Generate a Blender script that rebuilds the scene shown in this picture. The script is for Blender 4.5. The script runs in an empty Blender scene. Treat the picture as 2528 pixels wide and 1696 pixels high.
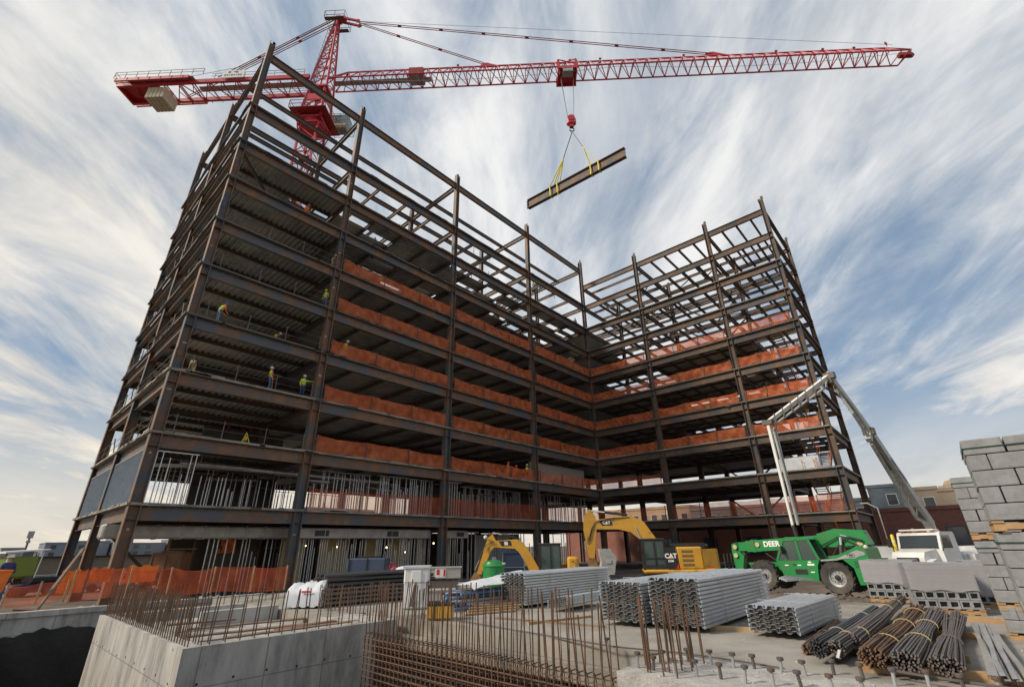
import bpy, math, random
from mathutils import Vector, Matrix, Quaternion
V=Vector; PI=math.pi; R=math.radians
random.seed(7)
sc=bpy.context.scene; COL=sc.collection
# ------------------------------------------------------------ camera
FPX,YAW,PIT,ROL=1134.02,R(41.9046),R(23.83),R(-0.9757)
W0,H0=2528.0,1696.0; K=2528/2337.0; EYE=2.8
fw=V((math.cos(YAW)*math.cos(PIT),math.sin(YAW)*math.cos(PIT),math.sin(PIT)))
r0=V((math.sin(YAW),-math.cos(YAW),0)); u0=r0.cross(fw)
rt=math.cos(ROL)*r0+math.sin(ROL)*u0; up=-math.sin(ROL)*r0+math.cos(ROL)*u0
cam=bpy.data.cameras.new('camera'); cam.lens=36*FPX/W0; cam.sensor_width=36; cam.clip_end=6000; cam.clip_start=.1
co=bpy.data.objects.new('camera',cam); COL.objects.link(co); sc.camera=co
M=Matrix((rt,up,-fw)).transposed().to_4x4(); M.translation=V((0,0,EYE)); co.matrix_world=M
def ray(x,y):
    return (fw+rt*((x*K-W0/2)/FPX)-up*((y*K-H0/2)/FPX))
def onz(x,y,z): v=ray(x,y); t=(z-EYE)/v.z; return V((v.x*t,v.y*t,z))
def ony(x,y,Y): v=ray(x,y)*(Y/ray(x,y).y); return v+V((0,0,EYE))
def onx(x,y,X): v=ray(x,y)*(X/ray(x,y).x); return v+V((0,0,EYE))
def dep(x,y,d): return ray(x,y)*d+V((0,0,EYE))
# ------------------------------------------------------------ objects
def tag(o,label=None,cat=None,group=None,kind=None):
    if label: o['label']=label
    if cat: o['category']=cat
    if group: o['group']=group
    if kind: o['kind']=kind
    return o
def empty(name,loc=(0,0,0),rz=0,label=None,cat=None,group=None,scale=1):
    o=bpy.data.objects.new(name,None); COL.objects.link(o); o.location=loc; o.rotation_euler=(0,0,rz); o.scale=(scale,)*3
    o.empty_display_size=.2
    return tag(o,label,cat,group)
class MB:
    def __init__(s): s.v=[]; s.f=[]; s.m=[]
    def add(s,vs,fs,mi=0):
        n=len(s.v); s.v+= [tuple(v) for v in vs]; s.f+= [tuple(i+n for i in f) for f in fs]; s.m+=[mi]*len(fs); return s
    def box(s,c,d,rz=0,mi=0,mat=None):
        x,y,z=d[0]/2,d[1]/2,d[2]/2
        vs=[V((a*x,b*y,e*z)) for e in(-1,1) for b in(-1,1) for a in(-1,1)]
        m=(Matrix.Translation(V(c))@Matrix.Rotation(rz,4,'Z')) if mat is None else mat
        return s.add([m@v for v in vs],[(0,2,3,1),(4,5,7,6),(0,1,5,4),(2,6,7,3),(0,4,6,2),(1,3,7,5)],mi)
    def bb(s,a,b,mi=0):
        return s.box([(a[i]+b[i])/2 for i in range(3)],[abs(b[i]-a[i]) for i in range(3)],0,mi)
    def bevbox(s,c,d,bv,rz=0,mi=0):   # chamfered in plan + top/bottom
        x,y,z=d[0]/2,d[1]/2,d[2]/2
        def ring(i,zz): return [V((sx*(x-i[0]),sy*(y-i[1]),zz)) for sx,sy,i in ()]
        def oct_(e):
            X,Y=x-e,y-e;b=bv
            return [(-X+b,-Y),(X-b,-Y),(X,-Y+b),(X,Y-b),(X-b,Y),(-X+b,Y),(-X,Y-b),(-X,-Y+b)]
        lv=[(-z,bv*.7),(-z+bv,0),(z-bv,0),(z,bv*.7)]
        m=Matrix.Translation(V(c))@Matrix.Rotation(rz,4,'Z')
        vs=[m@V((a,b,zz)) for zz,e in lv for a,b in oct_(e)]
        fs=[tuple(range(7,-1,-1)),tuple(24+i for i in range(8))]
        for k in range(3):
            for i in range(8): fs.append((k*8+i,k*8+(i+1)%8,k*8+8+(i+1)%8,k*8+8+i))
        return s.add(vs,fs,mi)
    def tube(s,pts,r,n=6,mi=0,cap=True):
        pts=[V(p) for p in pts]; rs=r if isinstance(r,(list,tuple)) else [r]*len(pts)
        vs=[];N=len(pts)
        for i,p in enumerate(pts):
            d=(pts[min(i+1,N-1)]-pts[max(i-1,0)]).normalized()
            a=d.cross(V((0,0,1)));
            if a.length<.05: a=d.cross(V((1,0,0)))
            a.normalize(); b=d.cross(a)
            for k in range(n):
                t=2*PI*k/n+PI/n; vs.append(p+(a*math.cos(t)+b*math.sin(t))*rs[i])
        fs=[(i*n+k,i*n+(k+1)%n,(i+1)*n+(k+1)%n,(i+1)*n+k) for i in range(N-1) for k in range(n)]
        if cap: fs+=[tuple(range(n-1,-1,-1)),tuple((N-1)*n+k for k in range(n))]
        return s.add(vs,fs,mi)
    def bar(s,p,q,w,h=None,mi=0,upv=(0,0,1)):
        p,q=V(p),V(q); h=h or w; d=(q-p); L=d.length
        if L<1e-6: return s
        d/=L; a=V(upv).cross(d)
        if a.length<.02: a=V((1,0,0)).cross(d)
        a.normalize(); b=d.cross(a)
        m=Matrix((d,a,b)).transposed().to_4x4(); m.translation=(p+q)/2
        return s.box((0,0,0),(L,w,h),0,mi,m)
    def ibeam(s,p,q,h,w,tf=.03,tw=.02,upv=(0,0,1),mi=0):  # centred on the line
        p,q=V(p),V(q); d=(q-p).normalized(); a=V(upv).cross(d)
        if a.length<.02: a=V((1,0,0)).cross(d)
        a.normalize(); b=d.cross(a)
        y,z=w/2,h/2; t=tw/2
        pr=[(-y,-z),(y,-z),(y,-z+tf),(t,-z+tf),(t,z-tf),(y,z-tf),(y,z),(-y,z),(-y,z-tf),(-t,z-tf),(-t,-z+tf),(-y,-z+tf)]
        vs=[o+a*u+b*v for o in(p,q) for u,v in pr]; n=12
        fs=[(k,(k+1)%n,(k+1)%n+n,k+n) for k in range(n)]
        for o,rev in((0,1),(n,0)):
            for f in((0,1,2,11),(11,2,3,10),(10,3,4,9),(9,4,5,8),(8,5,6,7)):
                f=tuple(o+i for i in f); fs.append(f[::-1] if rev else f)
        return s.add(vs,fs,mi)
    def prism(s,poly,axis,a,b,mi=0):  # poly 2D, extruded along axis 0/1/2 from a to b
        def P(u,v,w): return {0:(w,u,v),1:(u,w,v),2:(u,v,w)}[axis]
        n=len(poly); vs=[P(u,v,a) for u,v in poly]+[P(u,v,b) for u,v in poly]
        fs=[tuple(range(n)),tuple(range(2*n-1,n-1,-1))]+[(k,k+n,(k+1)%n+n,(k+1)%n) for k in range(n)]
        return s.add(vs,fs,mi)
    def lathe(s,prof,c=(0,0,0),axis=2,n=20,mi=0,cap=True):  # prof (r,h)
        vs=[];c=V(c)
        for r,h in prof:
            for k in range(n):
                t=2*PI*k/n; a,b=r*math.cos(t),r*math.sin(t)
                vs.append(c+V({0:(h,a,b),1:(a,h,b),2:(a,b,h)}[axis]))
        fs=[(i*n+k,i*n+(k+1)%n,(i+1)*n+(k+1)%n,(i+1)*n+k) for i in range(len(prof)-1) for k in range(n)]
        if cap and prof[0][0]>1e-4: fs.append(tuple(range(n-1,-1,-1)))
        if cap and prof[-1][0]>1e-4: fs.append(tuple((len(prof)-1)*n+k for k in range(n)))
        return s.add(vs,fs,mi)
    def ball(s,c,r,n=10,mi=0,sc=(1,1,1)):
        k=n//2; pr=[(r*math.sin(PI*i/k)+1e-5,-r*math.cos(PI*i/k)) for i in range(k+1)]
        m0=len(s.v); s.lathe(pr,(0,0,0),2,n,mi)
        for i in range(m0,len(s.v)):
            v=s.v[i]; s.v[i]=(c[0]+v[0]*sc[0],c[1]+v[1]*sc[1],c[2]+v[2]*sc[2])
        return s
    def sheet(s,grid,th=0,mi=0):   # grid[i][j] points
        n=len(grid);m=len(grid[0]); vs=[p for r in grid for p in r]
        fs=[(i*m+j,i*m+j+1,(i+1)*m+j+1,(i+1)*m+j) for i in range(n-1) for j in range(m-1)]
        return s.add(vs,fs,mi)
    def merge(s,o,mat=None):
        n=len(s.v); s.v+=[tuple((mat@V(v)) if mat else v) for v in o.v]; s.f+=[tuple(i+n for i in f) for f in o.f]; s.m+=o.m; return s
    def build(s,name,mats,parent=None,smooth=False,loc=None,fix=False):
        me=bpy.data.meshes.new(name); me.from_pydata(s.v,[],s.f)
        if not isinstance(mats,(list,tuple)): mats=[mats]
        for m in mats: me.materials.append(m)
        if len(mats)>1: me.polygons.foreach_set('material_index',s.m)
        if fix:
            import bmesh
            b=bmesh.new(); b.from_mesh(me); bmesh.ops.recalc_face_normals(b,faces=b.faces); b.to_mesh(me); b.free()
        if smooth:
            me.polygons.foreach_set('use_smooth',[True]*len(me.polygons))
            try: me.set_sharp_from_angle(angle=R(38))
            except Exception: pass
        me.update()
        o=bpy.data.objects.new(name,me); COL.objects.link(o)
        if parent: o.parent=parent
        if loc: o.location=loc
        return o
def dup(o,parent=None,loc=None,rot=None):
    c=o.copy(); COL.objects.link(c)
    if parent: c.parent=parent
    if loc is not None: c.location=loc
    if rot is not None: c.rotation_euler=rot
    for ch in o.children: dup(ch,c)
    return c
def limited(bms,name,mat,parent,n=98):
    """bms: list of (sortkey, MB). nearest n as parts, the rest one stuff part"""
    bms=sorted(bms,key=lambda t:t[0])
    for k,(d,b) in enumerate(bms[:n]): b.build(name,mat,parent)
    if len(bms)>n:
        m=BB()
        for d,b in bms[n:]: m.merge(b)
        tag(m.build(name,mat,parent),kind='stuff')
# ------------------------------------------------------------ materials
def mat(name,base,rough=.6,metal=0,c2=None,scale=3,mix=(.4,.65),bump=0,bscale=40,c3=None,s3=.6,m3=(.55,.7),stretch=(1,1,1),spec=.5,detail=6,coat=0):
    m=bpy.data.materials.new(name); m.use_nodes=True; nt=m.node_tree; N=nt.nodes; L=nt.links
    b=N['Principled BSDF']; b.inputs['Roughness'].default_value=rough; b.inputs['Metallic'].default_value=metal
    b.inputs['Specular IOR Level'].default_value=spec; b.inputs['Coat Weight'].default_value=coat
    b.inputs['Base Color'].default_value=(*base,1)
    tc=N.new('ShaderNodeTexCoord'); mp=N.new('ShaderNodeMapping'); mp.inputs['Scale'].default_value=stretch
    L.new(tc.outputs['Object'],mp.inputs[0]); out=None
    def layer(prev,col,sca,rng):
        n=N.new('ShaderNodeTexNoise'); n.inputs['Scale'].default_value=sca; n.inputs['Detail'].default_value=detail; n.inputs['Roughness'].default_value=.62
        L.new(mp.outputs[0],n.inputs['Vector'])
        r=N.new('ShaderNodeMapRange'); r.inputs[1].default_value=rng[0]; r.inputs[2].default_value=rng[1]; L.new(n.outputs[0],r.inputs[0])
        x=N.new('ShaderNodeMix'); x.data_type='RGBA'; L.new(r.outputs[0],x.inputs[0])
        if prev is None: x.inputs[6].default_value=(*base,1)
        else: L.new(prev,x.inputs[6])
        x.inputs[7].default_value=(*col,1)
        return x.outputs[2]
    if c2: out=layer(None,c2,scale,mix)
    if c3: out=layer(out,c3,s3,m3)
    if out is not None: L.new(out,b.inputs['Base Color'])
    if bump:
        n=N.new('ShaderNodeTexNoise'); n.inputs['Scale'].default_value=bscale; n.inputs['Detail'].default_value=5
        L.new(mp.outputs[0],n.inputs['Vector'])
        bp=N.new('ShaderNodeBump'); bp.inputs['Strength'].default_value=bump; bp.inputs['Distance'].default_value=.02
        L.new(n.outputs[0],bp.inputs['Height']); L.new(bp.outputs[0],b.inputs['Normal'])
    return m
steel=mat('rusty_steel',(.15,.10,.072),.6,.1,(.27,.125,.055),1.5,(.47,.68),.25,30,(.095,.105,.118),.5,(.47,.58),(1,1,1))
steel2=mat('rusty_steel_brown',(.11,.078,.058),.66,.1,(.20,.10,.05),1.3,(.46,.68),.2,30,(.07,.07,.072),.5,(.47,.6))
gray_steel=mat('mill_scale_steel',(.10,.095,.09),.55,.2,(.13,.085,.06),1.5,(.45,.7),.2,30)
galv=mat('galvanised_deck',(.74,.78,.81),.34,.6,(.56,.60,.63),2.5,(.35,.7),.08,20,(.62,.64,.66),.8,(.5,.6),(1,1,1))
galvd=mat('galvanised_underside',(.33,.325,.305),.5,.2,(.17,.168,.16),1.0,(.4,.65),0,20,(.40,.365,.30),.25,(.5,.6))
stud_m=mat('metal_stud',(.62,.64,.65),.38,.6,(.45,.46,.47),3,(.4,.7))
stud_b=mat('metal_stud_blue',(.30,.36,.43),.4,.5,(.40,.45,.50),2,(.4,.7))
conc=mat('concrete_wall',(.37,.36,.335),.85,0,(.29,.285,.27),1.2,(.35,.7),.35,18,(.43,.42,.395),.45,(.45,.65),(1,1,.35))
conc_s=mat('concrete_slab',(.33,.31,.275),.82,0,(.225,.21,.185),.9,(.38,.66),.4,14,(.15,.135,.11),.5,(.52,.66))
conc_r=mat('rough_concrete',(.42,.41,.39),.9,0,(.27,.26,.24),3.5,(.4,.7),1.0,22,(.5,.49,.47),1.4,(.55,.7))
block_m=mat('concrete_block',(.27,.275,.28),.92,0,(.21,.215,.22),14,(.35,.7),.35,140,(.33,.335,.34),2.2,(.5,.7))
mud=mat('mud',(.13,.10,.075),.9,0,(.085,.066,.05),.6,(.35,.65),1.0,3,(.24,.20,.16),.25,(.5,.7))
rebar=mat('rebar_rust',(.15,.095,.065),.8,.2,(.20,.10,.05),9,(.4,.7),.5,60,(.07,.05,.04),2,(.5,.7))
rebar_d=mat('rebar_dark',(.15,.135,.13),.55,.35,(.17,.115,.085),7,(.45,.7),.5,60)
rebar_e=mat('rebar_epoxy_dark',(.055,.058,.062),.5,.3,(.09,.075,.065),7,(.45,.7))
wood=mat('lumber',(.42,.27,.135),.8,0,(.30,.175,.08),2.5,(.35,.7),.4,20,(.48,.34,.19),.8,(.5,.7),(1,1,1))
wood_d=mat('weathered_plank',(.24,.17,.12),.85,0,(.14,.09,.065),2,(.35,.7),.4,20)
ply_r=mat('red_plyform',(.20,.10,.075),.75,0,(.12,.08,.065),1.5,(.35,.7))
red=mat('crane_red',(.50,.018,.030),.42,0,(.36,.018,.028),.8,(.35,.7),0,20,coat=.2)
red_d=mat('crane_red_dark',(.30,.02,.02),.5,0,(.2,.018,.018),1.5,(.35,.7))
yel=mat('machine_yellow',(.62,.33,.03),.42,0,(.50,.255,.03),1.2,(.35,.75),.05,30,(.24,.16,.07),2.6,(.58,.74),coat=.15)
grn=mat('machine_green',(.010,.24,.055),.38,0,(.012,.20,.05),1.0,(.35,.7),0,20,(.09,.12,.055),2.2,(.54,.74),coat=.12)
white=mat('white_paint',(.72,.72,.70),.45,0,(.60,.60,.575),1.5,(.4,.75),0,20,coat=.1)
boom_w=mat('boom_grey_white',(.40,.42,.40),.5,0,(.27,.285,.27),1.6,(.38,.7),0,20,(.18,.17,.15),3,(.6,.75))
black=mat('black_paint',(.018,.018,.02),.45,0,(.035,.033,.03),2,(.4,.7))
rubber=mat('tyre_rubber',(.045,.042,.04),.85,0,(.13,.11,.09),2.2,(.45,.72),.4,25)
chrome=mat('hydraulic_rod',(.75,.76,.78),.18,1)
rimg=mat('wheel_rim_grey',(.38,.39,.40),.45,.3,(.28,.28,.28),3,(.4,.7))
cable=mat('wire_rope',(.12,.115,.11),.5,.5)
rope_l=mat('light_rope',(.38,.38,.38),.5,.5)
sling=mat('yellow_sling',(.72,.66,.03),.7,0,(.55,.5,.03),6,(.4,.7))
tan=mat('counterweight_concrete',(.55,.48,.35),.85,0,(.43,.37,.27),2,(.35,.7),.2,20)
tarp=mat('tarp_white',(.62,.65,.68),.5,0,(.48,.51,.56),1.8,(.4,.7),.3,6)
orange=mat('orange_tarp',(.85,.20,.025),.55,0,(.62,.12,.02),1.6,(.4,.7),.3,6)
black_w=mat('waterproofing',(.010,.011,.013),.42,0,(.022,.022,.026),.9,(.35,.7),.5,5)
beige=mat('beige_cladding',(.52,.42,.31),.85,0,(.44,.35,.26),.5,(.4,.7))
greyclad=mat('grey_cladding',(.22,.25,.27),.6,0,(.28,.31,.33),.4,(.4,.7))
far_b=mat('far_building',(.20,.22,.26),.8,0,(.16,.18,.22),.08,(.4,.7))  # blue-grey distance haze is put into the base colour of both skyline materials
far_c=mat('far_building_pale',(.25,.27,.30),.8,0,(.21,.23,.26),.08,(.4,.7))
quay=mat('quay_wall',(.27,.235,.19),.9,0,(.20,.175,.145),.5,(.35,.7),.2,8,(.33,.29,.24),.15,(.5,.7),(1,1,.4))
duct=mat('galvanised_duct',(.40,.39,.36),.5,.4,(.28,.26,.23),1.4,(.4,.7))
sheath=mat('yellow_sheathing',(.62,.50,.26),.8,0,(.46,.36,.18),.9,(.35,.7))
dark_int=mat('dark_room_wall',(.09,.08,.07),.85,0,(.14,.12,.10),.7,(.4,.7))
blue=mat('blue_pipe',(.05,.17,.42),.5,0,(.10,.28,.55),3,(.4,.7))
navy=mat('navy_panel',(.04,.06,.11),.55,0,(.06,.08,.13),1.5,(.4,.7))
greybox=mat('grey_enclosure',(.42,.40,.37),.5,0,(.34,.32,.30),1.5,(.4,.7))
skin=mat('skin',(.42,.24,.16),.6); denim=mat('denim',(.06,.11,.20),.85,0,(.09,.15,.26),9,(.4,.7)); boots=mat('boots',(.07,.045,.03),.7)
hiviz=mat('hiviz_yellow',(.55,.68,.05),.7); hivizo=mat('hiviz_orange',(.85,.17,.02),.7); hat_w=mat('hat_white',(.75,.75,.72),.35); hat_b=mat('hat_blue',(.03,.20,.45),.35); hat_y=mat('hat_yellow',(.75,.75,.05),.35)
shirt_t=mat('tan_shirt',(.42,.30,.17),.8); navy_s=mat('navy_shirt',(.03,.05,.14),.8)
strapg=mat('green_strap',(.01,.12,.07),.5)
signw=mat('sign_white',(.7,.7,.68),.4); letter=mat('lettering_black',(.02,.02,.022),.5); letw=mat('lettering_white',(.85,.85,.83),.5); leto=mat('emblem_yellow',(.8,.42,.02),.5); letr=mat('stripe_red',(.6,.02,.02),.5); letg=mat('lettering_grey_blue',(.08,.10,.15),.5)
def glass(name,col,rough=.05,tr=.55):
    m=bpy.data.materials.new(name); m.use_nodes=True; nt=m.node_tree; N=nt.nodes; L=nt.links
    b=N['Principled BSDF']; b.inputs['Base Color'].default_value=(*col,1); b.inputs['Roughness'].default_value=rough; b.inputs['Specular IOR Level'].default_value=.8
    t=N.new('ShaderNodeBsdfTransparent'); t.inputs[0].default_value=(.7,.78,.75,1); x=N.new('ShaderNodeMixShader'); x.inputs[0].default_value=tr
    L.new(b.outputs[0],x.inputs[1]); L.new(t.outputs[0],x.inputs[2]); L.new(x.outputs[0],N['Material Output'].inputs[0]); return m
gl=glass('cab_glass',(.10,.14,.13),.12,.42); gl_d=glass('window_glass',(.05,.065,.075),.08,.0); wrap=glass('stretch_film',(.55,.52,.56),.28,.5)
gl_r=mat('roof_glazing',(.16,.21,.24),.2,.2,(.28,.33,.36),.5,(.4,.7))
def netmat(name,c1,c2,op):
    m=bpy.data.materials.new(name); m.use_nodes=True; nt=m.node_tree; N=nt.nodes; L=nt.links
    b=N['Principled BSDF']; b.inputs['Roughness'].default_value=.65
    tc=N.new('ShaderNodeTexCoord'); n=N.new('ShaderNodeTexNoise'); n.inputs['Scale'].default_value=1.7; n.inputs['Detail'].default_value=5; L.new(tc.outputs['Object'],n.inputs['Vector'])
    r=N.new('ShaderNodeMapRange'); r.inputs[1].default_value=.35; r.inputs[2].default_value=.68; L.new(n.outputs[0],r.inputs[0])
    x=N.new('ShaderNodeMix'); x.data_type='RGBA'; x.inputs[6].default_value=(*c1,1); x.inputs[7].default_value=(*c2,1); L.new(r.outputs[0],x.inputs[0]); L.new(x.outputs[2],b.inputs['Base Color'])
    tl=N.new('ShaderNodeBsdfTranslucent'); L.new(x.outputs[2],tl.inputs[0]); mx=N.new('ShaderNodeMixShader'); mx.inputs[0].default_value=.35; L.new(b.outputs[0],mx.inputs[1]); L.new(tl.outputs[0],mx.inputs[2])
    t=N.new('ShaderNodeBsdfTransparent'); t.inputs[0].default_value=(1,.9,.85,1); m2=N.new('ShaderNodeMixShader')
    r2=N.new('ShaderNodeMapRange'); r2.inputs[3].default_value=op-.13; r2.inputs[4].default_value=op+.1; L.new(n.outputs[0],r2.inputs[0]); L.new(r2.outputs[0],m2.inputs[0])
    L.new(t.outputs[0],m2.inputs[1]); L.new(mx.outputs[0],m2.inputs[2]); L.new(m2.outputs[0],N['Material Output'].inputs[0])
    return m
net=netmat('debris_netting',(.75,.15,.05),(.88,.26,.09),.60)
net2=netmat('site_netting',(.55,.10,.045),(.72,.17,.07),.42)
def brickmat(name,c1,c2,mo,sx=1,rot=None):
    m=bpy.data.materials.new(name); m.use_nodes=True; nt=m.node_tree; N=nt.nodes; L=nt.links
    b=N['Principled BSDF']; b.inputs['Roughness'].default_value=.9
    tc=N.new('ShaderNodeTexCoord'); mp=N.new('ShaderNodeMapping'); mp.inputs['Rotation'].default_value=rot or (R(90),0,R(90)); sp=N.new('ShaderNodeSeparateXYZ'); L.new(tc.outputs['Object'],sp.inputs[0]); cb=N.new('ShaderNodeCombineXYZ'); L.new(sp.outputs[1],cb.inputs[0]); L.new(sp.outputs[2],cb.inputs[1])
    t=N.new('ShaderNodeTexBrick'); t.inputs['Scale'].default_value=1; t.inputs['Brick Width'].default_value=.42*sx; t.inputs['Row Height'].default_value=.14*sx; t.inputs['Mortar Size'].default_value=.012*sx
    t.inputs['Color1'].default_value=(*c1,1); t.inputs['Color2'].default_value=(*c2,1); t.inputs['Mortar'].default_value=(*mo,1)
    L.new(cb.outputs[0],t.inputs['Vector']); n=N.new('ShaderNodeTexNoise'); n.inputs['Scale'].default_value=.4; L.new(tc.outputs['Object'],n.inputs['Vector'])
    x=N.new('ShaderNodeMix'); x.data_type='RGBA'; x.blend_type='MULTIPLY'; x.inputs[0].default_value=.5; L.new(t.outputs[0],x.inputs[6]); L.new(n.outputs[0],x.inputs[7]); L.new(x.outputs[2],b.inputs['Base Color'])
    return m
brick=brickmat('red_brick',(.34,.12,.085),(.26,.09,.065),(.32,.24,.2))
def emis(name,c,s):
    m=bpy.data.materials.new(name); m.use_nodes=True; b=m.node_tree.nodes['Principled BSDF']; b.inputs['Emission Color'].default_value=(*c,1); b.inputs['Emission Strength'].default_value=s; b.inputs['Base Color'].default_value=(*c,1); return m
bulb=emis('work_light_bulb',(1,.72,.38),5)
def text(s,size,m,parent,mtx,name='lettering',ext=.006,bold=0,align='CENTER'):
    cu=bpy.data.curves.new('t','FONT'); cu.body=s; cu.size=size; cu.extrude=ext; cu.align_x=align; cu.align_y='CENTER'; cu.offset=bold
    o=bpy.data.objects.new('t',cu); COL.objects.link(o); dg=bpy.context.evaluated_depsgraph_get()
    me=bpy.data.meshes.new_from_object(o.evaluated_get(dg)); bpy.data.objects.remove(o); me.name=name
    me.materials.clear(); me.materials.append(m)
    q=bpy.data.objects.new(name,me); COL.objects.link(q); q.parent=parent; q.matrix_local=mtx; return q
def face_mtx(loc,right,upv,):
    r=V(right).normalized(); u=V(upv).normalized(); n=r.cross(u); m=Matrix((r,u,n)).transposed().to_4x4(); m.translation=V(loc); return m
# ------------------------------------------------------------ sky and light
SUN_AZ=R(150); SUN_EL=R(36)      # direction towards the sun, measured from +X to +Y
w=bpy.data.worlds.new('World'); sc.world=w; w.use_nodes=True; nt=w.node_tree; N=nt.nodes; L=nt.links
bg=N['Background']; bg.inputs[1].default_value=.1
sky=N.new('ShaderNodeTexSky'); sky.sky_type='NISHITA'; sky.sun_disc=False; sky.sun_elevation=SUN_EL; sky.sun_rotation=PI/2-SUN_AZ
sky.air_density=1.0; sky.dust_density=1.0; sky.ozone_density=2.0
tc=N.new('ShaderNodeTexCoord'); sep=N.new('ShaderNodeSeparateXYZ'); L.new(tc.outputs['Generated'],sep.inputs[0])
def mth(op,a,b=None,c=None):
    n=N.new('ShaderNodeMath'); n.operation=op
    for i,v in enumerate((a,b,c)):
        if v is None: continue
        if isinstance(v,(int,float)): n.inputs[i].default_value=v
        else: L.new(v,n.inputs[i])
    return n.outputs[0]
zc=mth('MAXIMUM',sep.outputs[2],0.0); zc=mth('ADD',zc,.22)
px=mth('DIVIDE',sep.outputs[0],zc); py=mth('DIVIDE',sep.outputs[1],zc)
ca,sa=math.cos(YAW),math.sin(YAW)
al=mth('ADD',mth('MULTIPLY',px,ca),mth('MULTIPLY',py,sa))          # along the streaks (away from the viewer)
ac=mth('SUBTRACT',mth('MULTIPLY',py,ca),mth('MULTIPLY',px,sa))     # across
def noise(sx,sy,det,rough,off,dist=0,s=1):
    cb=N.new('ShaderNodeCombineXYZ'); L.new(mth('ADD',mth('MULTIPLY',al,sx),off),cb.inputs[0]); L.new(mth('ADD',mth('MULTIPLY',ac,sy),off*1.7),cb.inputs[1])
    n=N.new('ShaderNodeTexNoise'); n.inputs['Scale'].default_value=s; n.inputs['Detail'].default_value=det; n.inputs['Roughness'].default_value=rough; n.inputs['Distortion'].default_value=dist
    L.new(cb.outputs[0],n.inputs['Vector']); return n.outputs[0]
def rng(v,a,b,c=0,d=1,sm=True):
    r=N.new('ShaderNodeMapRange'); r.interpolation_type='SMOOTHSTEP' if sm else 'LINEAR'
    for i,x in enumerate((a,b,c,d)): r.inputs[i+1].default_value=x
    L.new(v,r.inputs[0]); return r.outputs[0]
big=noise(.55,1.05,3,.5,9.4,.4)
fine=noise(1.3,3.4,8,.60,7.7,.8)
wisp=noise(2.0,4.2,8,.62,1.3,1.0)
cov=mth('ADD',mth('MULTIPLY',big,.46),mth('ADD',mth('MULTIPLY',fine,.40),mth('MULTIPLY',wisp,.22)))
def toward(v,lo,hi):
    n=N.new('ShaderNodeVectorMath'); n.operation='DOT_PRODUCT'; L.new(tc.outputs['Generated'],n.inputs[0]); n.inputs[1].default_value=V(v).normalized(); return rng(n.outputs['Value'],lo,hi)
veil=toward(ray(1080,430),.72,1.0); clear_=toward(ray(2200,420),.80,1.0); warm_=toward(ray(60,1150),.62,1.0)
cov=mth('SUBTRACT',mth('ADD',cov,mth('MULTIPLY',veil,.02)),mth('MULTIPLY',clear_,.0))
cloud=rng(cov,.42,.64)
hz=rng(sep.outputs[2],.0,.32,.75,0.0)                               # cloud deck thickens to the horizon
cm=mth('MAXIMUM',cloud,hz); cm=mth('MULTIPLY',cm,.93)
shade=rng(mth('ADD',mth('MULTIPLY',noise(1.3,2.6,7,.6,21.4,.6),.7),mth('MULTIPLY',fine,.3)),.36,.62)
def rgbmix(f,a,b):
    x=N.new('ShaderNodeMix'); x.data_type='RGBA'
    if isinstance(f,float): x.inputs[0].default_value=f
    else: L.new(f,x.inputs[0])
    for i,c in ((6,a),(7,b)):
        if isinstance(c,tuple): x.inputs[i].default_value=(*c,1)
        else: L.new(c,x.inputs[i])
    return x.outputs[2]
cc=rgbmix(shade,(4.1,4.4,4.8),(7.7,7.6,7.35))
low=rng(sep.outputs[2],.0,.36,1,0)
cc=rgbmix(mth('MULTIPLY',low,.7),cc,(8.2,7.0,5.4))
blue_=rgbmix(.75,sky.outputs[0],(1.85,2.7,3.75))
cc=rgbmix(mth('MULTIPLY',warm_,.5),cc,(8.0,7.0,5.4)); cc=rgbmix(mth('MULTIPLY',veil,.30),cc,(8.6,8.5,8.3)); col=rgbmix(cm,blue_,cc); L.new(col,bg.inputs[0])
sl=bpy.data.lights.new('sun','SUN'); sl.energy=3.0; sl.angle=R(10); sl.color=(1,.87,.70)
so=bpy.data.objects.new('sun',sl); COL.objects.link(so); d=V((math.cos(SUN_AZ)*math.cos(SUN_EL),math.sin(SUN_AZ)*math.cos(SUN_EL),math.sin(SUN_EL)))
so.rotation_euler=d.to_track_quat('Z','Y').to_euler()
vs_=sc.view_settings; vs_.view_transform='Standard'; vs_.look='None'; vs_.exposure=0.33; vs_.gamma=1; vs_.use_curve_mapping=False
# ------------------------------------------------------------ ground
SL=EYE-1.6       # slab level
def sst(a,b,x): t=min(1,max(0,(x-a)/(b-a))); return t*t*(3-2*t)
PITZ=-1.9
def gz(x,y):
    if -9<=x<=8.0 and -9<=y<=22.45 :
        if x<1.9: return PITZ+ (1.15-PITZ)*sst(0,1,(1.9-x)/1.1)
        return PITZ
    t=max(sst(24.5,33,x),sst(21.5,30,y)); z=.70*(1-t)
    if x<12 and y>22.4: z=max(z,1.05*(1-sst(23.2,29,y)))
    n=math.sin(x*1.3+y*.7)*.5+math.sin(x*.47-y*.9+1)*.6+math.sin(x*3.1+y*2.3)*.25
    return z+ .05*n*(1 if x<70 and y<60 else .3)
def steps(a,b,s): 
    n=max(1,int(round((b-a)/s))); return [a+(b-a)*i/n for i in range(n)]
xs=[-3000,-800,-250,-90,-40,-20]+steps(-12,-9.01,1)+[-9.01,-8.99]+steps(-8.5,8,.5)+[7.99,8.01]+steps(8.5,70,.6)+[70,76,85,100,150,300,800,3000]
ys=[-3000,-800,-250,-90,-40,-20]+[-9.01,-8.99]+steps(-8.5,22.2,.55)+[22.44,22.46]+steps(23,62,.7)+[62,70,80,100,150,300,800,3000]
xs=sorted(set(xs)); ys=sorted(set(ys))
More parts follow.
